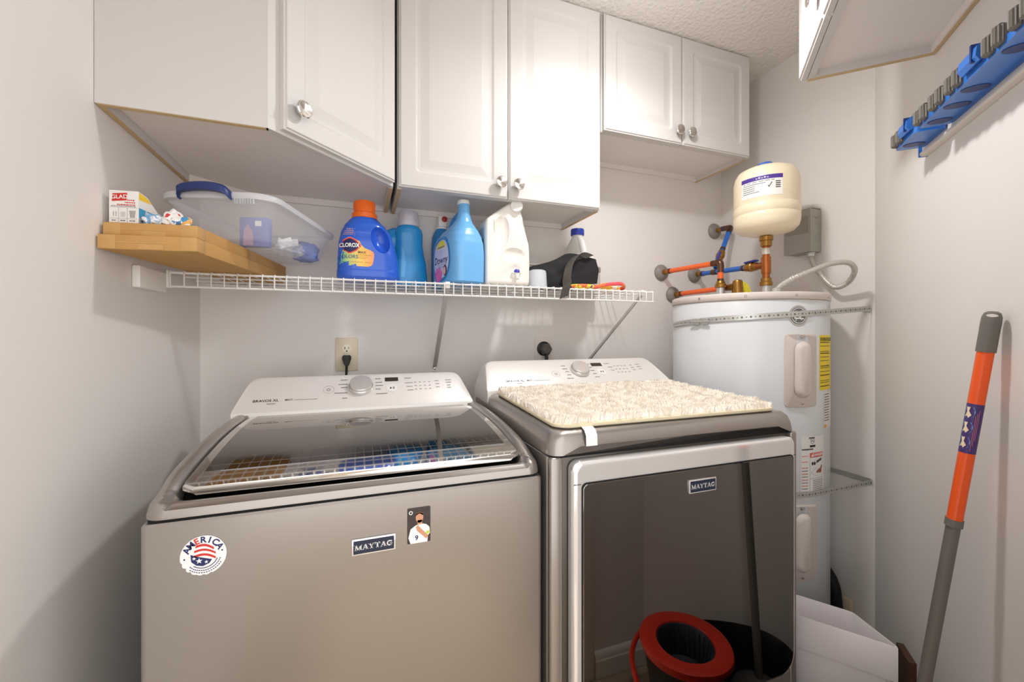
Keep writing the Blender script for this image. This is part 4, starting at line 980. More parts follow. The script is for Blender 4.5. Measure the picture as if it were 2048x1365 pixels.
# 8 frosted cup, packet, tin, bands
FROST = mat('frosted plastic', (222, 226, 232), .35, alpha=.72)
t = solo('plastic_cup', lathe([(.0370, SZ + .0006), (.0365, SZ + .004), (.0335, SZ + .056), (.0310, SZ + .0625), (.024, SZ + .0655), (.001, SZ + .0665)], (.618, 1.424, 0), 40), FROST, 'frosted plastic cup upside down beside the white dispenser jug', 'cup', (.618, 1.424, SZ))
t = thing('small_packet', 'clear packet with a white barcode label behind the frosted cup', 'packet', (.675, 1.60, SZ + .0003))
part('film', box(-.030, .030, -.010, .010, 0, .150, .006), mat('packet film', (232, 232, 232), .2, alpha=.3), t, world=False)
decal('barcode_label', rect2d(-.026, .026, .062, .122), lambda u, v, T=WM[t]: T @ V(u, -.0107, v), INKW, t)
decal('barcode', join2d(*[rect2d(.000 + i * .0030, .0012 + i * .0030 + (.0008 if i % 3 else 0), .080, .104) for i in range(8)], bars([(-.02, .02, .072, .003), (-.02, .016, .112, .003)])), lambda u, v, T=WM[t]: T @ V(u, -.0111, v), INKG, t)
t = thing('small_jar', 'small grey lidded jar right of the bleach bottle', 'jar', (.962, 1.585, SZ + .0003))
part('jar_body', lathe([(.020, 0), (.0215, .003), (.0215, .092), (.019, .097)], (0, 0, 0), 28), mat('clear grey plastic', (206, 202, 196), .25, alpha=.8), t, world=False)
part('jar_lid', lathe([(.0235, .0972), (.0240, .099), (.0240, .116), (.022, .1185), (.001, .119)], (0, 0, 0), 28), mat('grey lid', (158, 150, 142), .4), t, world=False)
def band(label, pts, m, r_=.0075, w_=.55):
    P = spline(pts, 9, closed=True); bm = bmesh.new(); rings = []
    n_ = len(P)
    for i in range(n_):
        tdir = (P[(i + 1) % n_] - P[i - 1]).normalized(); s_ = tdir.cross(V(0, 0, 1)).normalized(); u_ = s_.cross(tdir)
        rings.append([P[i] + s_ * math.cos(a) * r_ * w_ + u_ * math.sin(a) * r_ for a in [2 * math.pi * k / 10 for k in range(10)]])
    rings.append(rings[0])
    return solo('hair_band', loft(rings, False, False, bm), m, label, 'band', tuple(P[0]), 'stretchy bands at the right end of the shelf')
zr = SZ + .0082
band('red and orange stretchy band looped at the right of the shelf', [(.850, 1.404, zr), (.875, 1.394, zr + .008), (.915, 1.384, zr + .014), (.955, 1.382, zr + .016), (.985, 1.404, zr + .006), (.975, 1.440, zr), (.925, 1.450, zr), (.895, 1.430, zr)], blotch('tie dye red', [(0, (226, 64, 62)), (.45, (240, 120, 62)), (.58, (238, 90, 96))], 16, .7))
band('yellow stretchy band inside the red one on the shelf', [(.872, 1.412, zr + .001), (.90, 1.402, zr + .002), (.935, 1.398, zr + .002), (.964, 1.408, zr), (.955, 1.430, zr - .0005), (.91, 1.434, zr)], blotch('tie dye yellow', [(0, (244, 222, 76)), (.5, (238, 190, 70)), (.62, (240, 240, 226))], 22, .7), .0068)
band('purple and yellow twisted band under the black bag', [(.745, 1.392, zr), (.79, 1.386, zr + .003), (.835, 1.390, zr + .002), (.83, 1.408, zr), (.77, 1.410, zr)], blotch('tie dye purple', [(0, (136, 84, 132)), (.42, (238, 214, 70)), (.56, (232, 112, 70))], 30, .7), .007)

# ================================================================ water heater corner
HX, HY, HR = 1.446, 1.248, .27
HTOP = 1.394
ENAMEL = mat('white enamel', (214, 217, 219), .3, var=.01, vs=2, coat=.2)
HBEIGE = mat('warm grey enamel', (216, 206, 198), .4, var=.01)
heater = thing('water_heater', 'tall white electric water heater in the right corner', 'water heater', (HX, HY, 0))
part('tank_shell', lathe([(HR - .004, .055), (HR, .058), (HR, 1.3655), (HR - .002, 1.3675)], (HX, HY, 0), 96), ENAMEL, heater, ang=60)
part('base_ring', lathe([(HR - .015, 0), (HR - .012, .0545)], (HX, HY, 0), 64), BLACKP, heater)
part('top_lid', lathe([(HR + .0015, 1.3685), (HR + .003, 1.3695), (HR + .003, HTOP - .003), (HR, HTOP), (.001, HTOP + .001)], (HX, HY, 0), 96), HBEIGE, heater, ang=60)
def cy(th, z, k=0, r_=HR): return V(HX + (r_ + k) * math.cos(R(th)), HY + (r_ + k) * math.sin(R(th)), z)
for th in (-172, -139, -106, -73):
    part('lid_screw', lathe([(.0045, 0), (.004, .002), (.001, .003)], cy(th, 1.381, .003), 12, rot=zto(V(math.cos(R(th)), math.sin(R(th)), 0))), SATIN, heater)
def curved(th0, th1, z0, z1, r_, layers, n=7):
    """rounded plate bent round the tank; layers of (inset in metres, height above the shell)"""
    w_ = R(th1 - th0) * HR; rings = []
    for i, k in layers:
        pts = rr(i, w_ - i, z0 + i, z1 - i, max(r_ - i * .6, .004), n)
        # refine the long straight runs so that the plate follows the shell
        out = []
        for a, b in zip(pts, pts[1:] + pts[:1]):
            out.append(a)
            if abs(a[0] - b[0]) > .02:
                for s_ in range(1, 6): out.append((a[0] + (b[0] - a[0]) * s_ / 6, a[1] + (b[1] - a[1]) * s_ / 6))
        rings.append([cy(th0 + math.degrees(u / HR), z, k) for u, z in out])
    return loft(rings)
for z0, z1 in ((1.006, 1.252), (.421, .676)):
    cv = part('access_cover', curved(-114.5, -88.8, z0, z1, .014, [(0, .0005), (0, .003), (.003, .0045)]), HBEIGE, heater, ang=45, label='warm grey element cover')
    part('cover_bulge', curved(-107.5, -94.5, z0 + .030, z1 - .026, .030, [(0, .0048), (.004, .010), (.010, .016), (.016, .018)]), HBEIGE, cv, ang=60)
    part('cover_screw', lathe([(.0045, 0), (.003, .003)], cy(-101.5, z0 + .012, .0045), 12, rot=zto(V(math.cos(R(-101.5)), math.sin(R(-101.5)), 0))), SATIN, cv)
    part('cover_latch', curved(-103, -100, z1 - .016, z1 - .006, .001, [(0, .0047), (.001, .007)], 2), SATIN, cv)
    decal('embossed_print', bars([(.085 + HR * R(-114.5) * 0 + .0, .1, z0 + .05 + .008 * i, .0015) for i in range(6)]), lambda u, v: cy(-114.5 + math.degrees((u - .03) / HR), v, .0190), mat('embossed grey', (200, 190, 182), .5), cv)
def ct(th_c): return lambda u, v, k=0: cy(th_c + math.degrees(u / HR), v, .0006 + k)
# round monogram badge
lg = ct(-104); lz = 1.3125
decal('badge_ring', shift(ell2d(0, 0, .0350, .0350, 40, 4), 0, lz), lg, mat('badge silver', (196, 196, 194), .3, .5), heater)
decal('badge_disc', shift(ell2d(0, 0, .0285, .0285, 40, 4), 0, lz), lift(lg, .0008), mat('badge grey', (112, 116, 120), .35, .3), heater, label='round grey monogram badge')
decal('badge_monogram', join2d(shift(ring2d(0, 0, .0262, .0243), 0, lz), shift(text2d('G', .036, .015, shear=.2), -.0085, lz), shift(text2d('E', .036, .015, shear=.25), .0085, lz - .001), *[shift(ring2d(.020 * math.cos(R(a)), .020 * math.sin(R(a)), .0052, .0034, a + 60, a + 260, 14), 0, lz) for a in (45, 135, 225, 315)]), lift(lg, .0014), INKW, heater)
# yellow guide label and papers
YEL = mat('yellow label', (246, 220, 44), .45)
yl = ct(-84.5)
decal('guide_label', rect2d(0, .115, 1.058, 1.247, 10, 4), yl, YEL, heater, label='yellow energy label')
decal('guide_heading', shift(text2d('ENERGYGUIDE', .017, .02, 'LEFT', sx=.9), .003, 1.232), lift(yl, .0005), INKD, heater)
decal('print', bars([(.004, .08, 1.222 - .0125 * i - (.006 if i % 4 == 2 else 0), .0022 if i % 3 else .004) for i in range(13)]), lift(yl, .0005), mat('olive print', (120, 104, 20), .5), heater)
pp = ct(-78.5)
decal('notice_paper', rect2d(0, .09, .925, 1.05, 10, 2), pp, mat('white notice', (238, 236, 232), .5), heater)
decal('print', bars([(.004, .05, 1.042 - .009 * i, .0028) for i in range(11)]), lift(pp, .0004), INKG, heater)
decal('notice_corner', rect2d(.002, .02, .927, .938, 2, 1), lift(pp, .0005), mat('orange print', (232, 170, 84), .5), heater)
wl = ct(-102)
decal('warning_sheet', rect2d(0, .108, .700, .905, 12, 2), wl, mat('white sheet', (242, 241, 238), .45), heater, label='white warning sheet')
decal('print', join2d(bars([(.030, .056, .9, .005), (.002, .05, .862, .005)] + [(.048, .098, .756 - .006 * i, .0018) for i in range(8)] + [(.002, .026, .80 - .010 * i, .0025) for i in range(9)]), shift(ring2d(0, 0, .0095, .0082), .046, .890), shift(text2d('UL', .009, .02), .046, .890), rect2d(.034, .059, .8685, .876, 3, 1)), lift(wl, .0004), INKD, heater)
decal('print', bars([(.002, .026, .84 - .02 * i, .003) for i in range(6)]), lift(wl, .0005), mat('salmon print', (226, 140, 116), .5), heater)
decal('danger_header', rect2d(.034, .100, .834, .849, 8, 1), lift(wl, .0005), mat('danger red', (224, 92, 70), .45), heater)
decal('danger_word', join2d(shift(text2d('DANGER', .0125, .03), .072, .8415), ([(.039, .8365), (.049, .8365), (.044, .8465)], [(0, 1, 2)])), lift(wl, .0009), INKW, heater)
decal('picture_frame', join2d(*[rect2d(*q, 4, 1) for q in ((.034, .100, .762, .7628), (.034, .100, .8335, .834), (.034, .0346, .705, .834), (.0994, .100, .705, .834))]), lift(wl, .0005), INKD, heater)
decal('picture_shapes', join2d(shift(ell2d(0, 0, .0045, .006, 12, 1), .046, .813), shift(ell2d(0, 0, .0045, .006, 12, 1), .056, .813), *[shift(ell2d(0, 0, .0028, .006, 10, 1), .068 + .007 * i, .818 + .002 * i, -.4) for i in range(4)]), lift(wl, .0006), INKD, heater)
decal('picture_hand', join2d(shift(ell2d(0, 0, .010, .0075, 14, 1), .083, .786, -.3), shift(ell2d(0, 0, .007, .0025, 10, 1), .071, .787, .3), shift(ell2d(0, 0, .007, .0025, 10, 1), .071, .782, .1), shift(ell2d(0, 0, .010, .004, 10, 1), .090, .796, 1.2)), lift(wl, .0006), mat('printed hand', (150, 96, 62), .5), heater)
decal('picture_burner', join2d(*[([(a, b), (a + .0012, b), (c_ + .0012, d_), (c_, d_)], [(0, 1, 2, 3)]) for a, b, c_, d_ in ((.038, .783, .066, .798), (.038, .783, .068, .768), (.068, .768, .096, .774))]), lift(wl, .0005), INKG, heater)

# perforated straps
def strap(label, z0, z1, th0, wallpt, tail):
    t = thing('earthquake_strap', label, 'strap', (wallpt[0], wallpt[1], z1), 0, None)
    pts = []; n = 46; th1 = -88
    for i in range(n + 1):
        f_ = i / n; th = th0 + (th1 - th0) * f_; pts.append(cy(th, z0 + (z1 - z0) * .62 * f_, .0022))
    a = pts[-1]; b = Vector(wallpt)
    for i in range(1, 13): pts.append(a.lerp(b, i / 12))
    for p in tail: pts.append(Vector(p))
    h = .0095; rings = []
    for i, p in enumerate(pts):
        d = (pts[min(i + 1, len(pts) - 1)] - pts[max(i - 1, 0)]); d.z = 0; d.normalize(); nrm = V(d.y, -d.x, 0)
        rings.append([p + V(0, 0, -h), p + V(0, 0, h), p + V(0, 0, h) + nrm * .0012, p + V(0, 0, -h) + nrm * .0012])
    part('band', loft(rings), GALV, t)
    # punched holes
    acc = 0; nxt = .012; k = 0; hb = bmesh.new()
    for i in range(1, len(pts)):
        seg = (pts[i] - pts[i - 1]).length
        while acc + seg > nxt:
            p = pts[i - 1].lerp(pts[i], (nxt - acc) / seg); d = (pts[i] - pts[i - 1]); d.z = 0; d.normalize(); nrm = V(d.y, -d.x, 0)
            rad_ = .0034 if k % 2 == 0 else .0020
            ring = [p + nrm * .0016 + d * rad_ * math.cos(2 * math.pi * j / 10) + V(0, 0, rad_ * math.sin(2 * math.pi * j / 10)) for j in range(10)]
            hb.faces.new([hb.verts.new(q) for q in ring]); nxt += .0135; k += 1
        acc += seg
    part('punched_hole', hb, mat('hole shade', (112, 110, 106), .6), t, kind='stuff')
    return t
st1 = strap('perforated metal strap around the top of the water heater', 1.288, 1.344, -212, (1.748, .984, 1.344), [(1.7535, .990, 1.342), (1.7545, 1.01, 1.340)])
strap('perforated metal strap around the lower half of the water heater', .712, .7105, -212, (1.7495, .980, .7105), [(1.7545, .987, .711), (1.7560, 1.05, .712), (1.7562, 1.20, .713), (1.7562, 1.42, .714)])
bk = part('buckle', curved(-178, -171.5, 1.2845, 1.3085, .002, [(0, .0045), (.001, .0085)], 3), GALV, st1)
part('buckle', curved(-169, -164.5, 1.2855, 1.3095, .002, [(0, .0045), (.001, .0085)], 3), GALV, st1)
part('buckle_bolt', cyl(cy(-179, 1.2975, .0115), cy(-163, 1.2975, .0115), .0028, 10), GALV, st1)

# expansion tank on its copper riser
EX, EY = 1.484, 1.188
CREAM = mat('cream enamel', (240, 226, 196), .3, var=.015, coat=.2)
ext = thing('expansion_tank', 'cream expansion tank on a copper riser above the water heater', 'tank', (EX, EY, HTOP + .001))
TR = .1135
part('tank_shell', lathe([(.016, 1.632), (.030, 1.634), (.066, 1.6385), (.094, 1.648), (.108, 1.663), (TR - .001, 1.680), (TR, 1.692), (TR, 1.7035), (TR - .0022, 1.7060), (TR - .0022, 1.7075), (TR + .0005, 1.711), (TR + .0005, 1.7385), (TR - .0022, 1.7415), (TR - .0022, 1.7430), (TR - .001, 1.7465), (TR - .001, 1.836), (TR - .006, 1.860), (.098, 1.877), (.078, 1.887), (.045, 1.893), (.001, 1.8955)], (EX, EY, 0), 64), CREAM, ext, ang=70)
part('valve_cap', lathe([(.029, 1.8950), (.029, 1.905), (.025, 1.912), (.001, 1.9135)], (EX - .006, EY, 0), 28), mat('blue cap', (70, 112, 196), .35), ext, label='blue valve cap')
el = lambda u, v, k=0: V(EX + (TR - .0003 + k) * math.cos(R(u)), EY + (TR - .0003 + k) * math.sin(R(u)), v)
decal('tank_label', rect2d(-186, -114, 1.7590, 1.8340, 14, 3), el, mat('label white', (240, 238, 232), .4), ext)
decal('tank_label_band', rect2d(-186, -114, 1.8190, 1.8340, 14, 1), lift(el, .0004), mat('label purple', (84, 58, 150), .4), ext)
decal('band_script', join2d(*[shift(([(x * 430, y) for x, y in text2d('Saver', .012, .02, shear=.3)[0]], text2d('Saver', .012, .02, shear=.3)[1]), -150, 1.8265)]) if False else join2d(*[rect2d(-158 + 4.5 * i, -155.5 + 4.5 * i, 1.8240, 1.8262 + .0030 * (i % 2)) for i in range(5)]), lift(el, .0008), INKW, ext)
decal('print', join2d(*[rect2d(-182, -182 + w_, 1.8130 - .0075 * i, 1.8150 - .0075 * i, 5, 1) for i, w_ in enumerate((54, 40, 22, 22, 22, 30))], *[rect2d(-126, -118, 1.805 - .007 * i, 1.809 - .007 * i, 2, 1) for i in range(4)], ([(-139, 1.795), (-136.5, 1.787), (-131, 1.806), (-132.5, 1.807), (-136.6, 1.7925), (-138, 1.7965)], [(0, 1, 4, 5), (1, 2, 3, 4)])), lift(el, .0004), INKG, ext)
rs = part('riser_pipe', cyl((EX, EY, 1.442), (EX, EY, 1.604), .0132, 24), COPPER, ext, label='copper riser pipe')
part('riser_adapter', lathe([(.0155, 1.590), (.0195, 1.592), (.0195, 1.612), (.0235, 1.614), (.0235, 1.629), (.018, 1.6335)], (EX, EY, 0), 12), BRASS, ext)
part('riser_coupling', lathe([(.0162, 1.486), (.0166, 1.488), (.0166, 1.548), (.0162, 1.550)], (EX, EY, 0), 24), COPPER, ext)
part('riser_solder', lathe([(.0148, 1.560), (.0152, 1.572), (.0146, 1.584)], (EX, EY, 0), 20), mat('solder', (206, 198, 186), .4, .6), ext)
part('riser_union', lathe([(.017, 1.438), (.0225, 1.440), (.0225, 1.452), (.0185, 1.456), (.0185, 1.468), (.0155, 1.470)], (EX, EY, 0), 12), BRASS, ext)
part('riser_nipple', cyl((EX, EY, HTOP + .0012), (EX, EY, 1.4395), .0150, 20), GALV, ext)

PEXO = mat('orange tubing', (240, 108, 52), .35, var=.03); PEXB = mat('blue tubing', (46, 110, 204), .35, var=.03)
FLG = mat('grey plastic flange', (142, 134, 128), .45); CRIMP = mat('dark copper crimp', (110, 82, 66), .35, .9)
def flange(t, x, z):
    part('wall_flange', lathe([(.040, YB - .0004), (.040, YB - .003), (.034, YB - .013), (.020, YB - .020), (.0155, YB - .022)], (x, 0, z), 32, axis='Y'), FLG, t, label='round grey wall flange')
    part('wall_stub', cyl((x, YB - .022, z), (x, YB - .050, z), .0118, 16), BRASS, t)
def crimp(t, p, d, r_=.0128):
    d = Vector(d).normalized(); part('crimp_ring', cyl(Vector(p) - d * .006, Vector(p) + d * .006, r_, 16), CRIMP, t)
def run(t, a, b, m, r_=.0110, f0=.0, f1=0):
    a, b = Vector(a), Vector(b); d = (b - a).normalized(); a = a + d * f0; b = b - d * f1
    part('pipe', cyl(a, b, r_, 18), m, t); crimp(t, a + d * .012, d); crimp(t, b - d * .012, d)
# hot water
t = thing('hot_water_pipe', 'orange pipe from the leftmost wall flange down to the heater top', 'pipe', (1.415, 1.341, HTOP + .001))
flange(t, 1.375, 1.549); e = V(1.415, 1.341, 1.551)
run(t, (1.375, YB - .048, 1.549), e, PEXO, f1=.022); part('elbow', tube(spline([e + V(-.002, .026, 0), e + V(-.001, .010, .001), e + V(0, .001, -.006), e + V(0, 0, -.028)], 5), .0135, 14), CRIMP, t)
run(t, e + V(0, 0, -.024), (1.415, 1.341, 1.464), PEXO, f0=0)
part('union', lathe([(.016, 1.444), (.0225, 1.446), (.0225, 1.458), (.0180, 1.462), (.0155, 1.472)], (1.415, 1.341, 0), 12), BRASS, t)
part('nipple', cyl((1.415, 1.341, HTOP + .0012), (1.415, 1.341, 1.4438), .0160, 20), GALV, t)
# relief
t = thing('relief_pipe', 'orange pipe from the lowest wall flange to the brass relief valve', 'pipe', (1.452, 1.290, HTOP + .001))
flange(t, 1.444, 1.444); run(t, (1.444, YB - .048, 1.444), (1.451, 1.325, 1.446), PEXO)
rv = part('relief_valve', lathe([(.014, HTOP + .0012), (.014, 1.415), (.021, 1.418), (.021, 1.440), (.019, 1.446), (.019, 1.462), (.016, 1.470), (.001, 1.472)], (1.452, 1.290, 0), 20), BRASS, t, label='brass relief valve')
part('valve_outlet', cyl((1.452, 1.290, 1.446), (1.4515, 1.328, 1.446), .0145, 16), BRASS, rv)
part('valve_lever', box(1.436, 1.470, 1.282, 1.290, 1.4722, 1.4745), GALV, rv)
tg = sheet([[(1.474, 1.287, 1.468), (1.486, 1.284, 1.464), (1.504, 1.280, 1.446), (1.518, 1.278, 1.412)], [(1.474, 1.290, 1.408), (1.486, 1.288, 1.404), (1.502, 1.285, 1.401), (1.516, 1.282, 1.400)]], th=.0008, amp=0)
part('paper_tag', tg, blotch('yellow tag print', [(0, (238, 224, 60)), (.60, (206, 190, 50)), (.7, (238, 224, 60))], 160, .6), t, label='yellow paper tag')
# cold water
t = thing('cold_water_pipe', 'blue pipe from a wall flange to the copper riser with a lever valve', 'pipe', (1.53, 1.42, 1.53))
flange(t, 1.578, 1.549); a, b = V(1.578, YB - .048, 1.5475), V(EX + .014, EY + .016, 1.522)
dd = (b - a).normalized(); q1, q2 = a.lerp(b, .74), a.lerp(b, .93)
tee = a + dd * .105
run(t, a, tee, PEXB); run(t, tee, q1, PEXB)
part('tee', cyl(tee - dd * .016, tee + dd * .016, .0135, 16), CRIMP, t)
part('valve_body', lathe([(.012, 0), (.0165, .006), (.0165, .022), (.0195, .026), (.0195, .042), (.0165, .046), (.0165, .062), (.0125, .068)], q1, 12, rot=zto(dd)), BRASS, t)
part('riser_branch', cyl(q2 - dd * .03, b, .0135, 18), COPPER, t)
lv = q1 + dd * .034
BLUEL = mat('blue lever coating', (54, 66, 168), .4)
hb = box(-.010, .010, -.034, .030, .018, .026, .003); hb.transform(Matrix.Translation(lv) @ Matrix.Rotation(math.atan2(dd.y, dd.x) - R(90), 4, 'Z'))
part('valve_lever', hb, BLUEL, t, label='blue valve lever')
part('valve_stem', cyl(lv, lv + V(0, 0, .019), .005, 10), BRASS, t)
# bypass
t = thing('bypass_pipe', 'blue pipe from the highest wall flange, bent down to the cold pipe', 'pipe', (1.62, 1.55, 1.65))
flange(t, 1.708, 1.779); e = V(1.705, 1.555, 1.774); lo = tee + V(0, 0, .006)
run(t, (1.708, YB - .048, 1.779), e, PEXB, f1=.016)
d2 = (lo - e).normalized()
part('elbow', tube(spline([e + V(0, .022, 0), e + V(0, .006, 0), e + d2 * .008, e + d2 * .024], 5), .0132, 14), CRIMP, t)
v0 = e.lerp(lo, .56); v1 = e.lerp(lo, .78)
run(t, e + d2 * .02, v0, PEXB)
part('valve_body', lathe([(.012, 0), (.0165, .006), (.0165, .018), (.0195, .022), (.0195, .036), (.0165, .040), (.0165, .052), (.0125, .058)], v0, 12, rot=zto(d2)), BRASS, t)
run(t, v1 - d2 * .004, lo - d2 * .016, PEXB)
pv = v0 + d2 * .030; out = V(-.75, -.55, .15).normalized()
part('valve_stem', cyl(pv, pv + out * .026, .005, 10), BRASS, t)
part('valve_lever', tube([pv + out * .028 - d2 * .012, pv + out * .030 + d2 * .02, pv + out * .034 + d2 * .062], .0062, 8), BLUEL, t, label='blue valve lever')
# disconnect box and its conduit
GB = mat('grey enamel box', (160, 158, 150), .38, .15, var=.015)
t = thing('electrical_box', 'grey electrical disconnect box on the wall right of the expansion tank', 'electrical box', (XR, 1.215, 1.583))
bx0, by0, by1, bz0, bz1 = 1.693, 1.161, 1.270, 1.583, 1.760
part('box_body', box(bx0 + .004, XR - .0006, by0, by1, bz0, bz1 - .004, .002), GB, t)
cvb = part('box_cover', prism([V(bx0 + .0037, by0 - .0012, bz0 - .001), V(bx0 - .0015, by0 - .0012, bz0 - .001), V(bx0 - .0015, by0 - .0012, bz1 - .028), V(bx0 - .004, by0 - .0012, bz1 - .024), V(bx0 - .004, by0 - .0012, bz1 - .004), V(bx0 + .004, by0 - .0012, bz1 + .0005), V(XR - .006, by0 - .0012, bz1 + .0005), V(XR - .006, by0 - .0012, bz1 - .0032), V(bx0 + .0037, by0 - .0012, bz1 - .0036)], (0, by1 - by0 + .0024, 0)), GB, t)
part('cover_recess', box(bx0 - .0030, bx0 - .0016, by0 + .010, by1 - .006, bz0 + .078, bz1 - .034, .0006), mat('grey enamel shade', (146, 142, 134), .4, .15), cvb)
f_ = plane_fn((1.724, by0, 1.660), (1, 0, 0), (0, 0, 1), .0004)
decal('knockout', join2d(shift(ring2d(0, 0, .0125, .0115), .008, -.020), shift(ring2d(0, 0, .020, .0188, 200, 330), 0, .078), shift(ell2d(0, 0, .0016, .0016, 8, 1), 0, .036), shift(ell2d(0, 0, .0016, .0016, 8, 1), .014, .028), shift(ell2d(0, 0, .0020, .0020, 8, 1), .006, .060)), f_, mat('knockout line', (116, 112, 106), .5), t)
t = thing('flexible_conduit', 'grey flexible metal conduit looping from the grey box to the heater top', 'conduit', (1.386, 1.069, HTOP + .001))
FLEX = mat('flexible conduit metal', (206, 202, 194), .35, .5, var=.03)
cpts = [(1.722, 1.180, 1.580), (1.722, 1.174, 1.545), (1.722, 1.150, 1.500), (1.714, 1.088, 1.433), (1.700, 1.030, 1.441), (1.664, .985, 1.478), (1.614, .975, 1.502), (1.550, .995, 1.497), (1.470, 1.012, 1.468), (1.410, 1.038, 1.440), (1.388, 1.066, 1.412), (1.386, 1.069, HTOP + .002)]
cp_ = spline([Vector(p) for p in cpts], 44)
nC = len(cp_)
part('conduit_hose', tube(cp_, .009, 10, rf=lambda s_: .0082 + .0011 * (math.sin(s_ * (nC - 1) * 2 * math.pi / 3.0) > 0)), FLEX, t, ang=70)
part('conduit_fitting', lathe([(.019, HTOP + .0012), (.019, HTOP + .006), (.0135, HTOP + .007), (.0135, HTOP + .018), (.0105, HTOP + .020)], (1.386, 1.069, 0), 8), GALV, t)
part('conduit_fitting', lathe([(.011, 1.5645), (.014, 1.567), (.014, 1.577), (.018, 1.5785), (.018, 1.5815)], (1.722, 1.180, 0), 8), GALV, t)

# ================================================================ things beside the heater
WB = mat('white bin plastic', (232, 226, 226), .4, var=.015)
t = thing('waste_bin', 'narrow white waste bin standing between dryer and diagonal wall', 'bin', (1.30, .84, 0))
c4 = [V(1.339, .684, 0), V(1.383, .823, 0), V(1.295, .960, 0), V(1.198, .893, 0)]
ctr = sum(c4, V(0, 0, 0)) / 4
def bring(k, z, rnd=.05):
    pts = []
    for i in range(4):
        p, a, b = c4[i], c4[i - 1], c4[(i + 1) % 4]
        for q in (p.lerp(a, rnd), p.lerp(p.lerp(a, rnd).lerp(p.lerp(b, rnd), .5), .5), p.lerp(b, rnd)):
            r_ = ctr + (q - ctr) * k; pts.append(V(r_.x, r_.y, z))
    return pts
part('bin_body', loft([bring(.74, .0), bring(.76, .004), bring(.84, .328), bring(.82, .328), bring(.74, .010), bring(.70, .010)]), WB, t, ang=50)
part('bin_collar', loft([bring(.845, .326), bring(.985, .3255), bring(1.0, .330), bring(1.0, .417), bring(.985, .420), bring(.965, .420), bring(.955, .416), bring(.85, .3265)], False, False), WB, t, ang=50)
t = solo('wooden_board', slab(V(1.354, .657, 0), V(1.410, .713, 0), .016, .0005, .395, 1), mat('dark brown wood', (66, 40, 24), .5, var=.2, vs=30), 'dark brown wooden board standing behind the white waste bin', 'board', (1.40, .70, 0))
t = solo('black_hose', tube(spline([(1.722, 1.160, .330), (1.720, 1.125, .328), (1.716, 1.095, .300), (1.712, 1.078, .250), (1.712, 1.074, .15), (1.712, 1.074, .001)], 8), .019, 14), BLACKR, 'thick black rubber hose arching down behind the water heater', 'hose', (1.712, 1.074, 0))
t = solo('wooden_block', box(1.732, 1.754, 1.040, 1.080, .0005, .245, .003), mat('pale wood', (212, 198, 172), .6, var=.05), 'pale narrow wooden block in the corner beside the black hose', 'block', (1.743, 1.06, 0))

# mop leaning on the diagonal wall
MT, MB = V(1.2235, .4685, 1.297), V(1.1710, .6100, .060)
md_ = (MB - MT).normalized(); zp = lambda z: MT + (MB - MT) * ((MT.z - z) / (MT.z - MB.z))
mop = thing('mop', 'orange and grey mop leaning on the diagonal wall with its head in the bucket', 'mop', tuple(zp(.06)))
GRYP = mat('grey plastic grip', (112, 108, 102), .5); ORP = mat('orange pole', (244, 92, 24), .3, var=.02, coat=.2)
zr_ = zto(-md_)
g0 = zp(1.213); Lg = (zp(1.297) - g0).length
gb = lathe([(.0150, 0), (.0150, Lg * .55), (.0152, Lg * .70), (.0148, Lg * .86), (.0120, Lg * .96), (.007, Lg), (.0005, Lg * 1.005)], (0, 0, 0), 28)
cut = bmesh.new(); bmesh.ops.create_cone(cut, cap_ends=True, segments=20, radius1=.0075, radius2=.0075, depth=.08)
cut.transform(Matrix.Translation((0, 0, Lg * .885)) @ Matrix.Rotation(R(90), 4, 'X') @ Matrix.Rotation(R(64.0), 4, 'Y') @ Matrix.Scale(.55, 4, V(0, 1, 0)))
vd = (g0 - Vector(cam.location)); vd.z = 0; vd.normalize()
xax = md_.cross(vd).normalized(); zax = -md_; yax = zax.cross(xax)
fr = Matrix((xax, yax, zax)).transposed().to_4x4(); fr.translation = g0
cut2 = bmesh.new(); bmesh.ops.create_cone(cut2, cap_ends=True, segments=20, radius1=.0085, radius2=.0085, depth=.08)
cut.free(); cut2.transform(Matrix.Translation((0, 0, Lg * .90)) @ Matrix.Scale(.42, 4, V(0, 0, 1)) @ Matrix.Rotation(R(90), 4, 'X'))
gb = boolean(gb, cut2); gb.transform(fr)
part('grip', gb, GRYP, mop, label='grey grip with a hanging hole')
part('upper_pole', cyl(zp(1.2128), zp(.846), .0130, 28), ORP, mop, label='orange upper pole')
part('collar', cyl(zp(.852), zp(.836), .0146, 28), GRYP, mop)
part('lower_pole', cyl(zp(.836), zp(.16), .0118, 24), GRYP, mop, label='grey lower pole')
P0 = zp(1.0)
def pf(u, v, k=0): return zp(1.0 + v) + (xax * math.sin(u) + yax * -math.cos(u)) * (.0132 + k)
lb = part('pole_label', cyl(zp(1.104), zp(.999), .01315, 28), mat('violet label', (74, 52, 116), .35), mop, label='violet printed label')
for i, zc in enumerate((.086, .054, .022)):
    sgn = 1
    decal('label_picture', ([(-.62 + .75 * math.cos(2 * math.pi * j / 20), zc + .0145 * math.sin(2 * math.pi * j / 20)) for j in range(20)], [tuple(range(20))]), pf, mat('printed sky blue', (110, 170, 226), .4), lb)
    decal('label_figure', poly2d([(-1.1, zc - .010), (-.55, zc - .012), (-.25, zc - .006), (-.6, zc + .002), (-.5, zc + .011), (-1.0, zc + .010), (-.85, zc)], 1), lift(pf, .0003), mat('printed cream', (244, 226, 190), .4), lb)
decal('print', join2d(*[rect2d(.22 + .18 * i, .27 + .18 * i, .004 + .012 * i, .080 + .006 * i) for i in range(3)]), pf, mat('printed pink', (216, 130, 140), .4), lb)
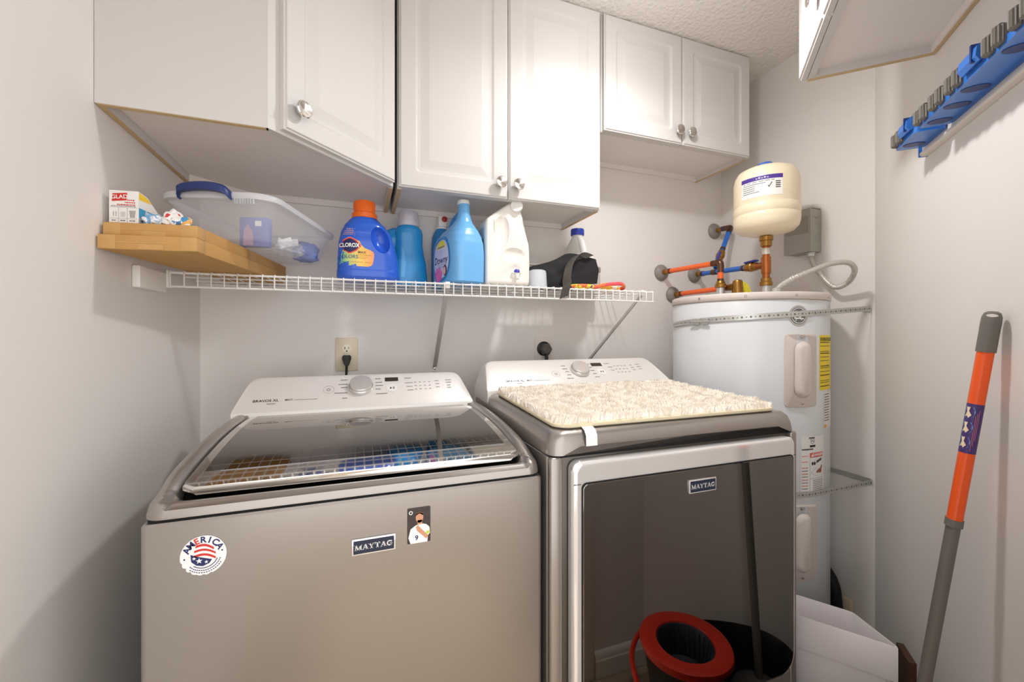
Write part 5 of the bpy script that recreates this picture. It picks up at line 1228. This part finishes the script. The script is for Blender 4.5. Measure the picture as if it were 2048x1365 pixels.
hd = zp(.16); mh = part('mop_head', lathe([(.018, .175), (.045, .160), (.072, .142), (.080, .128), (.070, .122), (.001, .122)], (hd.x, hd.y, 0), 32), mat('grey mop plate', (90, 88, 86), .5), mop)
vs = bmesh.new()
for i in range(60):
    a = 2 * math.pi * i / 60; r0 = .070
    tube([V(hd.x + r0 * math.cos(a), hd.y + r0 * math.sin(a), .126), V(hd.x + .088 * math.cos(a + .1), hd.y + .088 * math.sin(a + .1), .085), V(hd.x + .078 * math.cos(a + .2), hd.y + .078 * math.sin(a + .2), .030)], .005, 5, bm=vs)
part('mop_fringe', vs, mat('white mop yarn', (228, 224, 216), .9), mop, kind='stuff')

# spin mop bucket on the floor
BA = math.atan2(.18, .39); BC = V(1.045, .560, 0)
bk = thing('mop_bucket', 'black mop bucket with a red wringer basket on the tiled floor', 'bucket', tuple(BC), BA)
def brg(a, b, z, e=2.5): return [V(x, y, z) for x, y in sell(0, 0, a, b, e, 48)]
part('bucket_body', loft([brg(.175, .098, 0), brg(.182, .104, .006), brg(.222, .130, .262), brg(.228, .135, .270), brg(.222, .130, .274), brg(.216, .125, .264), brg(.176, .099, .012), brg(.16, .09, .010)]), BLACKP, bk, world=False, ang=50)
REDP = mat('red plastic', (214, 44, 22), .3, var=.03, coat=.2)
wx_ = -.098
def wrg(a, b, z): return [V(x, y, z) for x, y in sell(wx_, 0, a, b, 2.1, 48)]
wr_ = part('wringer', loft([wrg(.132, .137, .268), wrg(.136, .141, .276), wrg(.134, .139, .290), wrg(.120, .126, .296), wrg(.086, .092, .290), wrg(.080, .086, .278), wrg(.084, .090, .272)], False, False), REDP, bk, world=False, ang=50, label='red wringer rim')
bsk = part('wringer_basket', loft([wrg(.083, .089, .286), wrg(.080, .086, .284), wrg(.068, .074, .190), wrg(.05, .056, .180)], False, True), mat('dark blue grey plastic', (38, 44, 52), .45), bk, world=False, ang=50)
for i in range(28):
    a = 2 * math.pi * i / 28
    part('basket_rib', cyl((wx_ + .0785 * math.cos(a), .0845 * math.sin(a), .280), (wx_ + .066 * math.cos(a), .072 * math.sin(a), .195), .0016, 5), mat('rib grey', (80, 86, 92), .4), bsk, world=False)
part('handle', tube(spline([(-.10, -.142, .262), (-.16, -.150, .240), (-.215, -.135, .20), (-.245, -.08, .175), (-.250, 0, .17), (-.245, .08, .175), (-.215, .135, .20), (-.16, .150, .240), (-.10, .142, .262)], 6), .0085, 10), REDP, bk, world=False, label='red carrying handle')

# ================================================================ tool rack on the diagonal wall
RA = thing('tool_rack', 'blue broom and mop rack with grey rollers on the diagonal wall', 'rack', (1.4745, .6905, 1.743), R(225))
RB = mat('rack blue plastic', (52, 118, 206), .28, var=.02, coat=.2); RBD = mat('rack dark blue', (24, 52, 112), .35); RG = mat('grey rubber roller', (112, 106, 98), .55)
part('rail', loft([[V(x, y, z) for y, z in ((-.0005, 0), (-.014, 0), (-.018, .004), (-.018, .010), (-.012, .014), (-.012, .036), (-.016, .040), (-.0005, .042))] for x in (0, .60)]), mat('rack white rail', (226, 222, 214), .35), RA, world=False)
part('rail_cap', box(-.004, -.0002, -.020, -.0005, -.001, .043, .001), RB, RA, world=False)
def plate(x0, x1):
    return loft([[V(x, y, z) for x, y in rr(x0, x1, -.076, -.0125, .012, 5)] for z in (.0205, .0225, .033, .035)])
def holder(plt, x):
    part('slot_well', loft([[V(x + .0150 * math.cos(2 * math.pi * k / 24), -.046 + .023 * math.sin(2 * math.pi * k / 24), zz) for k in range(24)] for zz in (.0194, .0204)]), RBD, plt, world=False)
    for s_ in (-1, 1):
        n_ = 30; rings = []
        for zz, kk in ((.0252, .85), (.0275, 1), (.056, 1), (.058, .85)):
            rings.append([V(x + s_ * .0150 + (.0125 if k % 2 else .0108) * kk * math.cos(2 * math.pi * k / n_), -.0775 + (.0125 if k % 2 else .0108) * kk * math.sin(2 * math.pi * k / n_), zz) for k in range(n_)])
        part('roller', loft(rings), RG, plt, world=False, ang=25)
        part('roller_pin', lathe([(.0050, .0582), (.0055, .061), (.003, .063)], (x + s_ * .0150, -.0775, 0), 12), BLACKP, plt, world=False)
def hook(plt, x, w_):
    part('hook', loft([[V(x + dx_, y, z) for y, z in ((-.070, .0205 + .015), (-.084, .030), (-.090, .040), (-.088, .058), (-.078, .066), (-.030, .066), (-.0150, .060), (-.0150, .0355))] for dx_ in (-w_, w_)]), RB, plt, world=False, label='folding blue hook')
    part('hook_joint', box(x + w_ * .45, x + w_ * .62, -.0912, -.030, .0325, .0672), RBD, plt, world=False)
p1_ = part('holder_plate', plate(.014, .138), RB, RA, world=False, ang=50, label='blue plate with one roller pair and a hook')
holder(p1_, .048); hook(p1_, .104, .027)
p2_ = part('holder_plate', plate(.156, .600), RB, RA, world=False, ang=50, label='long blue plate with several roller pairs')
for x in (.186, .262, .334, .470, .546): holder(p2_, x)
hook(p2_, .404, .032)
# faint pencil scribble low on the diagonal wall, near the right edge
wd_ = bpy.data.objects['wall_diagonal']
sf = plane_fn((1.203, .419, 1.02), (-S2, -S2, 0), (0, 0, 1), .0004)
sf = plane_fn((1.203, .419, 1.02), (S2, S2, 0), (0, 0, 1), .0004)
ss = []
rs_ = random.Random(5)
for k in range(16):
    y0 = rs_.uniform(-.09, .12); x0 = rs_.uniform(-.075, .012); ln = rs_.uniform(.02, .05); cv_ = rs_.uniform(-.012, .012); tl = rs_.uniform(-.4, .3)
    vs_, fs2 = [], []
    for j in range(9):
        u = x0 - ln * j / 8; v_ = y0 + tl * ln * j / 8 + cv_ * math.sin(math.pi * j / 8)
        vs_ += [(u, v_), (u, v_ + .0006)]
        if j: fs2.append((2 * j - 2, 2 * j - 1, 2 * j + 1, 2 * j))
    ss.append((vs_, fs2))
sb = decal('scribble', join2d(*ss), lambda u, v: sf(u, v) + V(-S2, S2, 0) * .0016, mat('faint red pencil', (206, 176, 160), .8), wd_); sb['kind'] = 'stuff'
